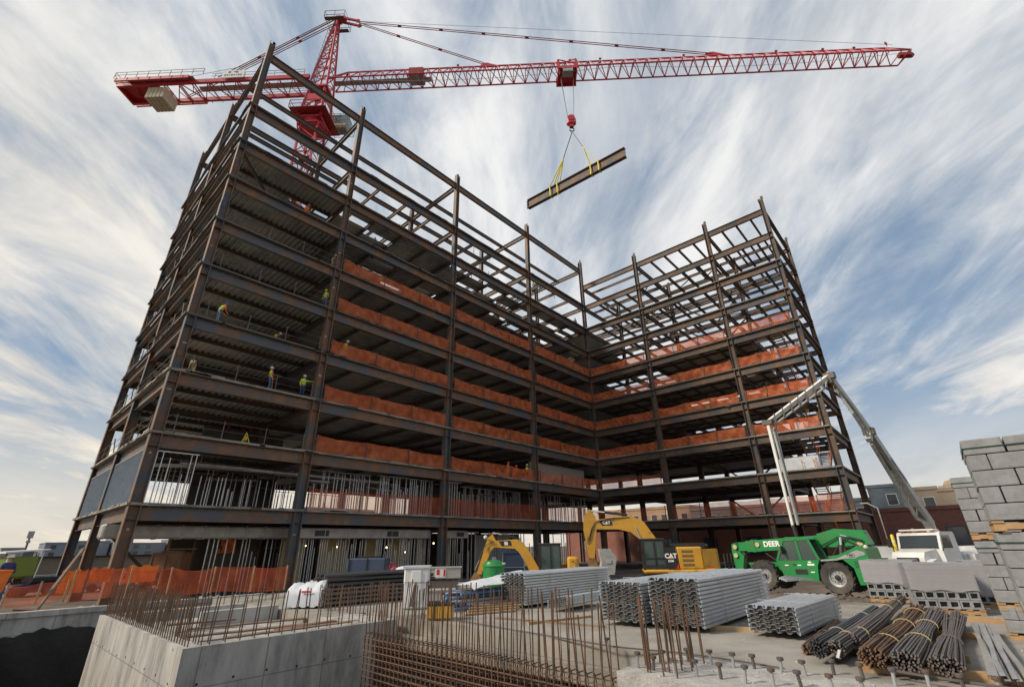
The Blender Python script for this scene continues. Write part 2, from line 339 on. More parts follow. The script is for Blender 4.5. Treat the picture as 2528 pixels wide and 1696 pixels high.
g=MB().sheet([[V((x,y,gz(x,y))) for y in ys] for x in xs]); g.f=[f[::-1] for f in g.f]
go=g.build('ground',mud,smooth=True,fix=False); tag(go,kind='structure')
# slab and its edge
s=MB(); s.bb((8.1,-7,SL-.32),(17.6,21.5,SL)); s.bb((6.95,12.9,SL-.32),(8.1,21.5,SL-.004)); s.bb((6.62,-7,SL-1.5),(8.097,4.1,SL+.003),1); s.bb((7.9,4.1,PITZ),(8.15,13.0,SL-.325)); s.bb((8.3,-7,PITZ),(8.6,13.4,SL-.32))
tag(s.build('concrete_slab',[conc_s,conc_r]),kind='structure')
# ------------------------------------------------------------ the steel building
FX=[6.0,15.4,28.7,42.05,55.55,67.2]; FY=[34.5,43.9,53.3]; RY=[25.0,14.35,7.15]
LZ=[z+EYE for z in(2.63,6.74,10.74,14.72,18.72,22.70,26.74,30.63,34.72)]; TL=41.54+EYE; TR=38.39+EYE
bt=empty('steel_frame_building',(6,34,0),0,'tall rusty steel frame of an unfinished L shaped building, open floors with corrugated metal decks','building')
inv=Matrix.Translation(V((-6,-34,0)))
class BB(MB):
    def build(s,name,mats,parent=None,**k):
        if parent is bt: s.v=[(a-6,b-34,c) for a,b,c in s.v]
        return MB.build(s,name,mats,parent,**k)
_MB=MB
def D3(p): return (V(p)-V((0,0,EYE))).length
cols=[(x,y,TL if True else 0) for x in FX[:5] for y in FY]+[(FX[5],y,TR) for y in FY]+[(x,y,TR) for x in FX[4:] for y in RY]+[(78.0,y,LZ[6]) for y in [14.35,25.0]+FY]
for x,y,top in cols:
    b=BB(); side=(x>50)
    for (z0,z1,wd) in ((-.3,14.9,.60),(14.9,27,.54),(27,top+1.25,.48)):
        b.ibeam((x,y,z0),(x,y,z1),wd,wd,.045,.03,upv=((1,0,0) if not side else (0,1,0)))
        if z0>0:
            for sgn in(-1,1):
                c=V((x,y,z0)); off=V((0,sgn*.03,0)) if not side else V((sgn*.03,0,0)); b.box(c+off,(.34,.03,.8) if not side else (.03,.34,.8))
    if top>20:  # splice ears on the column tip
        for sgn in(-1,1): b.box((x+(.12 if not side else sgn*.2),y+(sgn*.2 if side else 0),top+1.35),(.03,.3,.5) if side else (.2,.02,.5))
    for z in LZ:
        if y<35 and random.random()<.5 and not side: zz=z-random.uniform(1.2,2.6); b.box((x+random.uniform(-.1,.1),y-.021,zz),(random.uniform(.12,.3),.006,random.uniform(.05,.2)),0,1)
        for k_ in range(4):   # splice bolts
            if y<35 or side: b.box((x-.12+.24*(k_%2),y-.30,z-.3-.25*(k_//2)),(.05,.03,.05))
    for z in LZ:  # stiffener and clip plates at each floor
        b.box((x,y-.02,z-.16),(.50,.50,.025)); b.box((x,y-.02,z-.88),(.49,.49,.025))
    b.build('column',[steel if x<50 else steel2,rimg],bt)
H_,Wf=.80,.30
def seg(p,q,h=H_,w=Wf,clip=.25,drop=.14):
    p,q=V(p),V(q); d=(q-p).normalized(); p2=p+d*clip; q2=q-d*clip; b=BB(); z=V((0,0,-drop-h/2))
    b.ibeam(p2+z,q2+z,h,w,.028,.02)
    # bolted end plates
    for e,sg in((p2,1),(q2,-1)):
        c=e+d*sg*.22+z; b.bar(c-d*.12+V((0,0,-.25)),c-d*.12+V((0,0,.25)),.1,.03)
    return b
span=[];gird=[]
for li,z in enumerate(LZ+[TL]):
    for i in range(4): span.append(((FX[i],FY[0],z),(FX[i+1],FY[0],z),'s'))
    for j in range(2): span.append(((FX[0],FY[j],z),(FX[0],FY[j+1],z),'s'))
    if li==9:
        for j in (1,2):
            for i in range(4): gird.append(((FX[i],FY[j],z),(FX[i+1],FY[j],z)))
        for i in(1,2,3,4):
            for j in(0,1): gird.append(((FX[i],FY[j],z),(FX[i],FY[j+1],z)))
        continue
    for j in (1,2):
        for i in range(5): gird.append(((FX[i],FY[j],z),(FX[i+1],FY[j],z)))
    for i in range(1,6):
        for j in(0,1): gird.append(((FX[i],FY[j],z),(FX[i],FY[j+1],z)))
for li,z in enumerate(LZ+[TR]):
    ry=[FY[0]]+RY
    for j in range(3):
        span.append(((FX[4],ry[j],z),(FX[4],ry[j+1],z),'r')); gird.append(((FX[5],ry[j],z),(FX[5],ry[j+1],z)))
    span.append(((FX[4],RY[2],z),(FX[5],RY[2],z),'r'))
    for j in range(2):
        gird.append(((FX[4],RY[j],z),(FX[5],RY[j],z)))
        if li<7: gird.append(((FX[5],RY[j],z),(78,RY[j],z)))
    if li<7: gird.append(((78,14.35,z),(78,25,z))); gird.append(((78,25,z),(78,34.5,z))); gird.append(((FX[5],34.5,z),(78,34.5,z)))
    gird.append(((FX[4],FY[0],z),(FX[5],FY[0],z)))
for p,q,k in span:
    c=(V(p)+V(q))/2; seg(p,q).build('spandrel_beam',steel if k=='s' else steel2,bt)
limited([(D3((V(p)+V(q))/2),seg(p,q,.62,.26)) for p,q in gird],'girder',steel2,bt)
# joists
joi=[]
def joist(p,q,h=.40,w=.18): joi.append((D3((V(p)+V(q))/2),seg(p,q,h,w,.16)))
for li,z in enumerate(LZ):
    for y in (37.6,40.75,47.0,50.2): joist((FX[0],y,z),(FX[1],y,z))
    for i in range(1,4):
        for k in range(1,4):
            x=FX[i]+(FX[i+1]-FX[i])*k/4; joist((x,FY[0],z),(x,FY[1],z))
            if li<8: joist((x,FY[1],z),(x,FY[2],z))
    if li==8: 
        joist((FX[1],39.2,z),(FX[4],39.2,z),.35)
for i in range(4): joist((FX[i],39.2,TL),(FX[i+1],39.2,TL),.5,.22)
for li,z in enumerate(LZ+[TR]):
    ry=[FY[0]]+RY
    for j in range(3):
        nb=4 if j<1 else 5 if j==1 else 4
        for k in range(1,nb):
            if li==9 and j==0: continue
            y=ry[j]+(ry[j+1]-ry[j])*k/nb; joist((FX[4],y,z),(FX[5],y,z))
    if li>=2:
        for xx in (58.3,61.2,64.2):
            if li==9: 
                joist((xx,FY[0],z),(xx,RY[0],z),.35); continue
            for j in range(3): joist((xx,ry[j],z),(xx,ry[j+1],z),.35)
limited(joi,'joist',steel2,bt)
# slab edge strips
edge=[]
for li,z in enumerate(LZ):
    b=BB(); e=.13
    b.bb((FX[0]-.42,FY[0]-.30,z-e),(FX[4]-.30,FY[0]-.12,z)); b.bb((FX[0]-.42,FY[0]-.12,z-e),(FX[0]-.24,FY[2]+.4,z))
    if li<8:
        b.bb((FX[4]-.30,RY[2]-.3,z-e),(FX[4]-.13,FY[0]-.12,z)); b.bb((FX[4]-.13,RY[2]-.3,z-e),(FX[5]+.3,RY[2]-.13,z))
    # ragged pour stop
    for k in range(40):
        x=random.uniform(FX[0],FX[4]-2); b.box((x,FY[0]-.305,z-random.uniform(0,.1)),(random.uniform(.2,1.4),.03,random.uniform(.04,.14)))
    for k in range(14):
        y=random.uniform(FY[0],FY[2]); b.box((FX[0]-.43,y,z-random.uniform(-.02,.1)),(.04,random.uniform(.2,1.8),random.uniform(.03,.14)))
    b.build('slab_edge',[conc_s if li in(0,1,2) else gray_steel],bt)
# corrugated decks
def corr(b,x0,x1,y0,y1,z,along,pitch=.42,dp=.11,th=.05):
    """trapezoid deck with its flutes running along axis 0 or 1, seen from below; plain top"""
    a0,a1,c0,c1=(x0,x1,y0,y1) if along==0 else (y0,y1,x0,x1)
    n=max(1,int((c1-c0)/pitch)); p=(c1-c0)/n; prof=[]
    for i in range(n):
        c=c0+i*p; prof+=[(c,z),(c+.35*p,z),(c+.5*p,z-dp),(c+.85*p,z-dp)]
    prof.append((c1,z))
    def P(a,c,zz): return (a,c,zz) if along==0 else (c,a,zz)
    m=len(prof); vs=[P(a0,c,zz) for c,zz in prof]+[P(a1,c,zz) for c,zz in prof]
    b.add(vs,[(k,k+1,k+1+m,k+m) for k in range(m-1)])
    b.bb((x0,y0,z+.004),(x1,y1,z+th))
for li,z in enumerate(LZ[:8]):
    b=BB(); zt=z-.13
    hole=li>=6
    yy=[FY[0]-.1,37.6,40.75,FY[1],47.0,50.2,FY[2]+.3]
    for k in range(6):
        if li==7 and k==1: corr(b,FX[0]-.2,11.5,yy[k],yy[k+1],zt,1); continue
        corr(b,FX[0]-.2,FX[1],yy[k],yy[k+1],zt,1)
    for i in range(1,4):
        for k in range(4):
            x0=FX[i]+(FX[i+1]-FX[i])*k/4; x1=FX[i]+(FX[i+1]-FX[i])*(k+1)/4
            y=FY[0]-.1
            while y<FY[2]:
                y1=min(y+.92,FY[2]+.2)
                pr=.0 if li<6 else (.10 if li==6 else .30)
                if random.random()>pr and not(li==7 and y>40 and random.random()<.5): corr(b,x0,x1,y,y1-(.02 if hole else 0),zt,0)
                y=y1
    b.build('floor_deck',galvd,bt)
ry=[FY[2]]+[FY[0]]+RY
for li,z in enumerate(LZ[:8]):
    b=BB(); zt=z-.13
    for j in range(4):
        y1,y0=ry[j],ry[j+1]
        nb=5
        for k in range(nb):
            ya=y0+(y1-y0)*k/nb; yb=y0+(y1-y0)*(k+1)/nb
            for m in range(8):
                xa=FX[4]-.1+(FX[5]-FX[4])*m/8; xb=FX[4]-.1+(FX[5]-FX[4])*(m+1)/8
                if li>=6 and not (j==0 or (j==1 and li==6 and k>3)) : continue
                if li==5 and j>=3 and k<4: continue
                if li==5 and j==1 and m>2 : continue
                if j==3 and li in(2,3,4) and (k<3 and m>1) and random.random()<.75: continue
                if j==3 and (k in(0,1)) and m in(0,1,2,3): continue   # stair opening
                if li==4 and j==3 and random.random()<.3: continue
                if j==2 and li in(3,4) and m in(6,7): continue
                corr(b,xa,xb,ya,yb,zt,1,.42)
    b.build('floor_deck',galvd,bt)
for li,z in enumerate(LZ[:6]):
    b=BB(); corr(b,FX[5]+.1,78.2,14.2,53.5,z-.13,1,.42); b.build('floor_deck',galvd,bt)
# diagonal knee brace seen at top left
b=BB(); b.bar((6.3,35,LZ[7]-.8),(9.2,38,LZ[7]-.9),.2,.2); b.build('brace',steel2,bt); b=BB(); b.bar((6.2,44,LZ[0]-.9),(11,44,.1),.2,.2); b.build('brace',steel2,bt)
# vertical bracing in the back line of the right wing
for li in range(0,8):
    z0=LZ[li]; z1=LZ[li+1]
    b=BB(); b.bar((67.3,18.5,z0),(67.3,14.6,z1-.8),.18); b.bar((67.3,18.5,z0),(67.3,22.5,z1-.8),.18); b.build('brace',steel2,bt)
# roof clutter on the open upper levels: loose joists, small angles, cables
for k in range(60):
    x=random.uniform(56,66); y=random.uniform(9,30); z=LZ[random.choice([3,4,5,6,7,8])]+random.uniform(-.5,.3); a=random.uniform(-1.2,1.2)
    L_=random.uniform(1,4); b=BB(); b.bar((x,y,z),(x+L_*math.sin(a),y+L_*math.cos(a),z+random.uniform(-.3,.3)),.12); b.build('loose_member',steel2,bt)
for k in range(22):
    x=random.uniform(20,54); y=random.uniform(34.3,40); z=LZ[random.choice([7,8])]; b=BB(); b.bar((x,y,z-.1),(x,y,z+random.uniform(.5,1.2)),.05); b.build('loose_member',steel2,bt)
# ------------------------------------------------------------ stair in the right wing
for li in range(0,6):
    z0=LZ[li-1] if li else 0; z1=LZ[li]; zm=(z0+z1)/2
    for k,(ya,yb,a,bz) in enumerate(((8.0,9.1,(56.4,z0),(60.2,zm)),(9.3,10.4,(60.2,zm),(56.4,z1)))):
        f=BB(); n=11
        for i in range(n):
            t=(i+.5)/n; f.box((a[0]+(bz[0]-a[0])*t,(ya+yb)/2,a[1]+(bz[1]-a[1])*(i+1)/n),(.30,yb-ya,.06))
        for y in(ya,yb): f.bar((a[0],y,a[1]),(bz[0],y,bz[1]),.06,.26,1)
        if k==0: f.bb((60.2,7.9,zm-.08),(61.4,10.5,zm))
        fo=f.build('stair_flight',[rimg,steel2],bt)
        r=BB()
        for y in(ya,yb):
            r.tube([(a[0],y,a[1]+1),(bz[0],y,bz[1]+1)],.035,5); r.tube([(a[0],y,a[1]+.5),(bz[0],y,bz[1]+.5)],.025,5)
            for t in(0,.33,.66,1): r.tube([(a[0]+(bz[0]-a[0])*t,y,a[1]+(bz[1]-a[1])*t),(a[0]+(bz[0]-a[0])*t,y,a[1]+(bz[1]-a[1])*t+1)],.025,5)
        r.v=[(x-6,y-34,z) for x,y,z in r.v]; ro=r.build('handrail',[yel if li%2 else orange],fo)
# ------------------------------------------------------------ tower crane
CX,CY=14.77,46.33; JZ=59.3; JA=math.atan2(-59.3,49.8)
cr=empty('tower_crane',(CX,CY,0),JA,'tall red lattice tower crane with a long jib rising above the steel frame','crane')
def lattice(b,p0,p1,w0,w1,seg_,r=.09,rd=.05,mi=0):
    n=max(1,int(abs(p1-p0)/seg_)); c=[(-1,-1),(1,-1),(1,1),(-1,1)]
    def P(k,i): t=i/n; ww=(w0+(w1-w0)*t)/2; return V((c[k][0]*ww,c[k][1]*ww,p0+(p1-p0)*t))
    for k in range(4):
        b.bar(P(k,0),P(k,n),r*2,r*2,mi)
        for i in range(n):
            b.bar(P(k,i),P((k+1)%4,i),rd*1.6,rd*1.6,mi)
            if (i+k)%2: b.bar(P(k,i),P((k+1)%4,i+1),rd*1.6,rd*1.6,mi)
            else: b.bar(P((k+1)%4,i),P(k,i+1),rd*1.6,rd*1.6,mi)
    for i in range(0,n+1,3): b.bar(P(0,i),P(2,i),rd*1.5)
m=MB(); lattice(m,0,50.6,2.1,2.1,2.0,.11,.055); m.build('mast',red,cr)
m=MB() # ladder and rest platforms in the mast
for s_ in(-.2,.2): m.bar((s_,.3,0),(s_,.3,50),.05)
for i in range(100): m.bar((-.2,.3,i*.5),(.2,.3,i*.5),.03)
for i in range(8): m.box((0,-.3,4+i*6),(1.6,1.0,.05))
m.build('ladder',gray_steel,cr)
m=MB(); m.bevbox((0,0,51.1),(2.9,2.9,.5),.35); m.lathe([(1.35,51.35),(1.35,52.0)],n=20)
for a,b_ in((-1,-1),(1,-1),(1,1),(-1,1)): m.bar((a*1.45,b_*1.45,51.9),(a*1.0,b_*1.0,57.6),.30,.30); m.bar((a*1.35,b_*1.35,50.9),(a*1.05,b_*1.05,48.9),.16)
m.bevbox((0,0,52.2),(2.9,2.9,.4),.2); m.box((0,0,57.8),(2.6,2.5,.3)); m.box((0,-1.2,55.6),(2.0,.12,1.2)); m.box((0,1.2,54.9),(2.0,.12,1.0)); m.bar((-1.4,-1.3,52.4),(1.2,-1.15,55),.14); m.bar((1.4,-1.3,52.4),(-1.2,-1.15,55),.14); m.bar((-1.3,-1.3,53.4),(1.3,-1.1,56.6),.16); m.bar((1.3,1.3,53.4),(-1.2,1.1,56.6),.16)
m.box((1.1,0,56.4),(.12,2.0,1.2)); m.bar((-1.4,-1.3,52.4),(-1.2,1.15,55),.14); m.bar((-1.4,1.3,52.4),(-1.2,-1.15,55),.14); m.build('slewing_unit',red,cr)
m=MB() # walkway railing around the slewing unit
for z in(53.2,53.8):
    m.tube([(-2.3,-2.3,z),(2.3,-2.3,z),(2.3,2.3,z),(-2.3,2.3,z),(-2.3,-2.3,z)],.04,4)
for a in(-2.3,0,2.3):
    for b_ in(-2.3,2.3): m.bar((a,b_,52.6),(a,b_,53.8),.05); m.bar((b_,a,52.6),(b_,a,53.8),.05)
m.box((0,0,52.62),(4.6,4.6,.06)); m.build('platform_railing',red_d,cr)
cabm=MB(); cabm.bevbox((2.4,1.9,54.1),(2.3,1.5,2.3),.2); 
co_=cabm.build('cab',mat('cab_cream',(.55,.47,.36),.5,0,(.45,.38,.30),2),cr)
g_=MB(); g_.box((3.565,1.9,54.2),(.04,1.2,1.7)); g_.box((2.6,2.665,54.3),(1.5,.04,1.4)); g_.box((2.6,1.135,54.3),(1.5,.04,1.4)); g_.box((2.9,1.9,52.93),(1.0,1.1,.04)); g_.build('cab_window',gl_r,co_)
g_=MB()
for z in(53.0,54.0,55.1): g_.tube([(1.3,1.0,z),(3.9,1.0,z),(3.9,2.9,z),(1.3,2.9,z)],.03,4)
for x,y in((1.3,1.0),(3.9,1.0),(3.9,2.9),(1.3,2.9),(2.6,2.9),(2.6,1.0)): g_.bar((x,y,52.9),(x,y,55.1),.05)
g_.build('cab_guard',grn,co_)
# cat head
m=MB(); AZ=73.0
def chp(sx,sy,t): # leg point
    bx=-1.2 if sx<0 else 1.15; return V((bx*(1-t)+(.1*sx+.15)*t,sy*(1.05*(1-t)+.28*t),58.0+(AZ-58.0)*t))
n=8
for sx in(-1,1):
    for sy in(-1,1): m.bar(chp(sx,sy,0),chp(sx,sy,1),.24 if sx>0 else .2,.24)
for i in range(n):
    t,t2=i/n,(i+1)/n
    for sx in(-1,1): m.bar(chp(sx,-1,t),chp(sx,1,t2),.1); m.bar(chp(sx,1,t),chp(sx,1,t2),.05); m.bar(chp(sx,-1,t2),chp(sx,1,t2),.09)
    for sy in(-1,1): m.bar(chp(-1,sy,t),chp(1,sy,t2),.1); m.bar(chp(-1,sy,t2),chp(1,sy,t2),.09)
m.build('tower_head',red,cr)
m=MB(); m.bevbox((.3,0,AZ+.1),(1.0,.9,1.0),.15)
for y in(-.35,.35): m.bar((.5,y,AZ+.2),(3.3,y,AZ-.9),.22,.3); m.lathe([(.35,y-.06),(.35,y+.06)],(3.3,0,AZ-.9),1,12)
m.lathe([(.5,-.2),(.5,.2)],(.9,0,AZ+.3),1,14); m.build('head_sheave_arm',red,cr)
m=MB()
for z in(AZ-.6,AZ+.3): m.tube([(-1.3,-1.2,z),(1.6,-1.2,z),(1.6,1.2,z),(-1.3,1.2,z),(-1.3,-1.2,z)],.04,4)
for a in(-1.3,.2,1.6):
    for b_ in(-1.2,1.2): m.bar((a,b_,AZ-.9),(a,b_,AZ+.3),.05)
m.box((.1,-.9,AZ-.95),(2.8,.5,.05)); m.box((.1,.9,AZ-.95),(2.8,.5,.05)); m.build('head_platform',gray_steel,cr)
m=MB() # hooped ladder up the head
for i in range(26):
    z=58.6+i*.5; t=(z-58)/(AZ-58); x=chp(-1,0,t).x-.25; m.bar((x,-.25,z),(x,.25,z),.03)
    if i%2==0: m.tube([(x,-.3,z),(x-.35,-.35,z),(x-.7,0,z),(x-.35,.35,z),(x,.3,z)],.028,4)
for y in(-.25,.25): m.bar((chp(-1,0,.04).x-.25,y,58.6),(chp(-1,0,.88).x-.25,y,71.4),.045)
for y in(-.35,.35): m.bar((chp(-1,0,.04).x-.6,y,58.6),(chp(-1,0,.88).x-.6,y,71.4),.03)
m.build('head_ladder',mat('ladder_green_grey',(.10,.16,.12),.6),cr)
# jib
JL=77.0; jw=1.05; jh=2.35
def jp(k,x): 
    tp=1-.15*sst(20,JL,x); return V((x,0,JZ+jh*tp)) if k==0 else V((x,(-1 if k==1 else 1)*jw,JZ))
m=MB(); x0,x1=1.3,JL-1.5; n=46; ap0,ap1=3.2,JL-3.2
m.tube([jp(0,ap0),jp(0,ap1)],.11,6)
for k in(1,2): m.tube([jp(k,x0),jp(k,x1)],.10,6)
st=(ap1-ap0)/n
for i in range(n+1):
    x=ap0+i*st
    for k in(1,2):
        if x-st/2>x0-.1: m.bar(jp(0,x),jp(k,x-st/2),.10)
        if x+st/2<x1+.1: m.bar(jp(0,x),jp(k,x+st/2),.10)
    xa=min(x+st/2,x1); m.bar(jp(1,xa),jp(2,xa),.085)
    if i<n: m.bar(jp(1,x-st/2 if i else x0),jp(2,xa),.07)
for k in(1,2): m.bar(jp(0,ap0),jp(k,x0),.16); m.bar(jp(0,ap1),V((JL,0,JZ+1.5)),.15); m.bar(jp(k,x1),V((JL,0,JZ+1.4)),.13)
m.bar(jp(1,x1),jp(2,x1),.12); m.build('jib',red,cr)
m=MB(); m.box((JL-1.2,0,JZ+.5),(1.5,.5,.55)); m.lathe([(.45,-.12),(.45,.12)],(JL-.5,0,JZ+.5),1,14); m.bar((JL-3,-.2,JZ+2.05),(JL-3,-.2,JZ+3),.06); m.box((JL-3,-.2,JZ+2.6),(.25,.1,.4)); m.build('jib_tip_sheave',red_d,cr)
m=MB(); m.box((8,0,JZ+.22),(13,.7,.06)); m.box((12.6,0,JZ+.8),(1.7,1.5,1.2)); m.build('jib_walkway',[rimg],cr); 
m=MB(); m.box((12.6,0,JZ+.9),(1.9,1.7,1.25)); m.bar((12.2,.4,JZ+1.5),(13,.4,JZ+1.5),.5); m.build('trolley_winch',red_d,cr)
m=MB() # service line hanging under the jib
pts=[(2+ (x1-2)*i/30,-.9,JZ-.25-1.1*math.sin(PI*((i/30*2)%1))) for i in range(31)]
m.tube(pts,.025,4); m.build('service_cable',rope_l,cr)
for x in (18,22,33,37,48,51,60,66,70): m=MB(); m.bar(jp(0,x),jp(0,x)+V((0,0,.35)),.08); m.box(jp(0,x)+V((0,0,.4)),(.3,.15,.18)); m.build('jib_lamp_bracket',red_d,cr)
def tie(p,q,name='tie_rod'):
    m=MB(); p,q=V(p),V(q); 
    for y in(-.12,.12): m.tube([p+V((0,y,0)),q+V((0,y,0))],.055,5)
    Ld=(q-p).length; nn=int(Ld/7)
    for i in range(1,nn+1): c=p+(q-p)*(i/(nn+1)); dd=(q-p).normalized(); m.bar(c-dd*.25,c+dd*.25,.30,.14)
    return m.build(name,red_d,cr)
tie((3.3,0,AZ-.9),(21.5,0,JZ+jh+.45)); tie((3.3,0,AZ-.7),(51.5,0,JZ+jh*.9+.4))
for x in(21.5,51.5): m=MB(); m.prism([(x-.6,JZ+2.1),(x+2.2,JZ+2.1),(x+.3,JZ+2.85),(x-.2,JZ+2.75)],1,-.1,.1); m.build('tie_anchor',red,cr)
# counter jib
CL=27.0
m=MB()
for y in(-1.3,1.3): m.bar((-1.2,y,JZ+.1),(-CL,y,JZ+.1),.3,.62)
for i in range(13):
    xa=-1.5-i*1.9; m.bar((xa,-1.3,JZ),(xa,1.3,JZ),.12); m.bar((xa,-1.3 if i%2 else 1.3,JZ),(xa-1.9,1.3 if i%2 else -1.3,JZ),.1); m.bar((xa,-1.3,JZ-.2),(xa-.95,0,JZ+.1),.07); m.bar((xa,1.3,JZ-.2),(xa-.95,0,JZ+.1),.07)
m.box((-CL+2.4,0,JZ+.46),(5.4,3.0,.12)); m.box((-CL+.1,0,JZ+.2),(.25,2.7,.8)); m.bar((-17,1.9,JZ+.35),(-CL,1.9,JZ+.35),.2,.5); m.bar((-17,-1.9,JZ+.35),(-CL,-1.9,JZ+.35),.2,.5)
for xx in(-17.2,-19,-21,-23,-25): m.bar((xx,-1.9,JZ+.2),(xx,1.9,JZ+.2),.12)
m.build('counter_jib',red,cr)
m=MB(); m.box((-9,0,JZ+.43),(15.5,.8,.05)); m.box((-21,-1.6,JZ+.43),(9,.7,.05)); m.build('counter_jib_walkway',rimg,cr)
m=MB()
for y in(-2.1,2.1):
    for z in(JZ+1.0,JZ+1.5): m.tube([(-15,y,z),(-CL,y,z)],.035,4)
    for i in range(9): m.bar((-15-i*1.5,y,JZ+.4),(-15-i*1.5,y,JZ+1.5),.05)
for z in(JZ+1.0,JZ+1.5): m.tube([(-CL,-2.1,z),(-CL,2.1,z)],.035,4); m.tube([(-2,1.35,z),(-14.5,1.35,z)],.03,4); m.tube([(-2,-1.35,z),(-14.5,-1.35,z)],.03,4)
for i in range(7): m.bar((-2-i*2,1.35,JZ+.4),(-2-i*2,1.35,JZ+1.5),.045); m.bar((-2-i*2,-1.35,JZ+.4),(-2-i*2,-1.35,JZ+1.5),.045)
m.build('counter_jib_railing',gray_steel,cr)
for i in range(5):
    m=MB(); x=-22.6+i*.50; m.bevbox((x,0,JZ-1.25),(.46,2.3,1.9),.05); m.box((x,0,JZ-.1),(.2,.5,.5)); m.build('counterweight',tan,cr)
m=MB(); m.bevbox((-25.4,-.2,JZ+1.25),(2.6,1.9,1.5),.12); wh=m.build('winch_housing',mat('winch_grey',(.5,.5,.52),.5,0,(.40,.38,.42),1),cr)
m=MB(); m.box((-24.6,-1.2,JZ+1.2),(.7,.05,1.2)); m.build('winch_cover',mat('pink_panel',(.75,.08,.22),.5),wh)
m=MB(); m.box((-11.3,-1.66,JZ+.75),(2.9,.08,1.35)); sg=m.build('sign_board',signw,cr)
for a_,w_,h_,z_ in((-.55,.28,.30,1.1),(.12,.2,.16,1.18),(.42,.3,.28,1.1)): q=MB(); q.box((-11.3+a_,-1.71,JZ+z_),(w_,.02,h_)); q.build('sign_mark',letter,sg)
for k_ in range(8): q=MB(); q.box((-12.35+k_*.3,-1.71,JZ+.55),(.17,.02,.34-.1*(k_%3))); q.build('sign_mark',letg,sg)
tie((-.3,-.3,AZ-.2),(-13.5,-1.3,JZ+.6)); tie((-.3,.3,AZ-.2),(-19.5,1.3,JZ+.8))
m=MB(); m.tube([(-.4,0,AZ+.3),(-12,0,JZ+4.6),(-24.5,0,JZ+1.9)],.03,4); m.tube([(.9,0,AZ+.6),(3,0,AZ-.4),(JL-2,0,JZ+2.6)],.02,4); m.build('hoist_rope',cable,cr)
# trolley
TX=32.4
m=MB()
for x in(-1.15,1.15):
    for y in(-1.25,1.25): m.box((TX+x,y,JZ+.1),(.35,.2,1.4)); m.lathe([(.2,-.08),(.2,.08)],(TX+x,y*.9,JZ+.05),1,10)
    m.bar((TX+x,-1.3,JZ-.55),(TX+x,1.3,JZ-.55),.2,.25); m.bar((TX+x,-1.4,JZ-.5),(TX+x,-1.4,JZ-2.0),.07); 
for y in(-1.25,1.25): m.bar((TX-1.3,y,JZ-.5),(TX+1.3,y,JZ-.5),.18,.3); m.bar((TX-1.2,y,JZ+1.1),(TX+1.2,y,JZ+.1),.1); m.bar((TX+1.2,y,JZ+1.1),(TX-1.2,y,JZ+.1),.1)
m.box((TX,0,JZ-.35),(2.3,2.3,.12)); tr_=m.build('trolley',red,cr)
m=MB(); m.box((TX,-1.0,JZ-1.35),(1.3,.9,.08)); 
for a in(-.6,.6): m.bar((TX+a,-1.4,JZ-1.3),(TX+a,-1.4,JZ-.6),.05); m.bar((TX+a,-.6,JZ-1.3),(TX+a,-.6,JZ-.6),.05)
m.box((TX,-1.4,JZ-1.1),(1.2,.06,.5)); m.build('trolley_basket',rimg,tr_)
HZ=50.6
m=MB()
for x in(-.85,.85): m.tube([(TX+x,-.15,JZ-.4),(TX+x*.42,-.1,HZ+.6)],.035,4); m.tube([(TX+x,.15,JZ-.4),(TX+x*.42,.1,HZ+.6)],.035,4)
m.build('hoist_rope',rope_l,cr)
m=MB(); m.bevbox((TX,0,HZ),(1.15,.7,1.25),.22); m.lathe([(.45,-.4),(.45,.4)],(TX,0,HZ+.35),1,14); m.box((TX,0,HZ-.75),(.5,.4,.4)); hb=m.build('hook_block',red,cr)
m=MB(); pts=[(TX,0,HZ-.9)]+[(TX+.28*math.sin(a),0,HZ-1.35-.28*math.cos(a)*-1) for a in [R(t) for t in range(0,271,30)]]; m.tube(pts,.07,6); m.build('hook',black,hb)
# lifted beam and slings (world coordinates)
hk=V((CX+TX*math.cos(JA),CY+TX*math.sin(JA),HZ-1.7)); LZm=38.7+EYE
be0=V((hk.x-.45,hk.y+6.9,LZm)); be1=V((hk.x+.45,hk.y-6.1,LZm))
lb=empty('lifted_steel_beam',be0,math.atan2((be1-be0).y,(be1-be0).x),'long rusty steel beam hanging level in mid air below the crane hook','beam')
Lb=(be1-be0).length
m=MB(); m.ibeam((0,0,0),(Lb,0,0),1.3,.46,.07,.04); m.build('web_and_flanges',steel2,lb)
m=MB(); m.box((-.03,.0,0),(.04,.34,1.25)); m.box((-.12,.0,.0),(.16,.05,1.15)); 
for i in range(5):
    for s_ in(-.12,.12): m.lathe([(.04,-.1),(.04,.03)],(-.06,s_,-.48+i*.24),0,6)
m.build('end_plate',steel2,lb)
for nm,t in (('near',.30),('far',.72)):
    so_=empty('lifting_sling',hk,0,('yellow lifting sling choked round the lower end of the hanging beam, left of the two' if t<.5 else 'yellow lifting sling round the right hand part of the hanging beam'),'sling')
    m=MB(); c=be0+(be1-be0)*t-hk; ap=V((0,0,0)); mid=ap+(c+V((0,0,.7))-ap)*.5
    m.tube([ap,mid],.055,5); m.build('wire_leg',cable,so_)
    m=MB(); u=(be1-be0).normalized()
    for s_ in(-.5,.5):
        o_=c+u*s_
        m.bar(mid,o_+V((-.26,0,.67)),.12,.05); m.bar(o_+V((-.26,0,.67)),o_+V((-.27,0,-.7)),.12,.04,upv=(1,0,0)); m.bar(o_+V((-.27,0,-.7)),o_+V((.27,0,-.7)),.12,.04); m.bar(o_+V((.27,0,-.7)),o_+V((.26,0,.67)),.12,.04,upv=(1,0,0)); m.bar(mid,o_+V((.26,0,.67)),.12,.05)
    if t<.5: m.bar(c+u*.55+V((-.27,0,-.6)),c+u*.6+V((-.27,0,-1.3)),.1,.03)
    m.build('webbing',sling,so_)
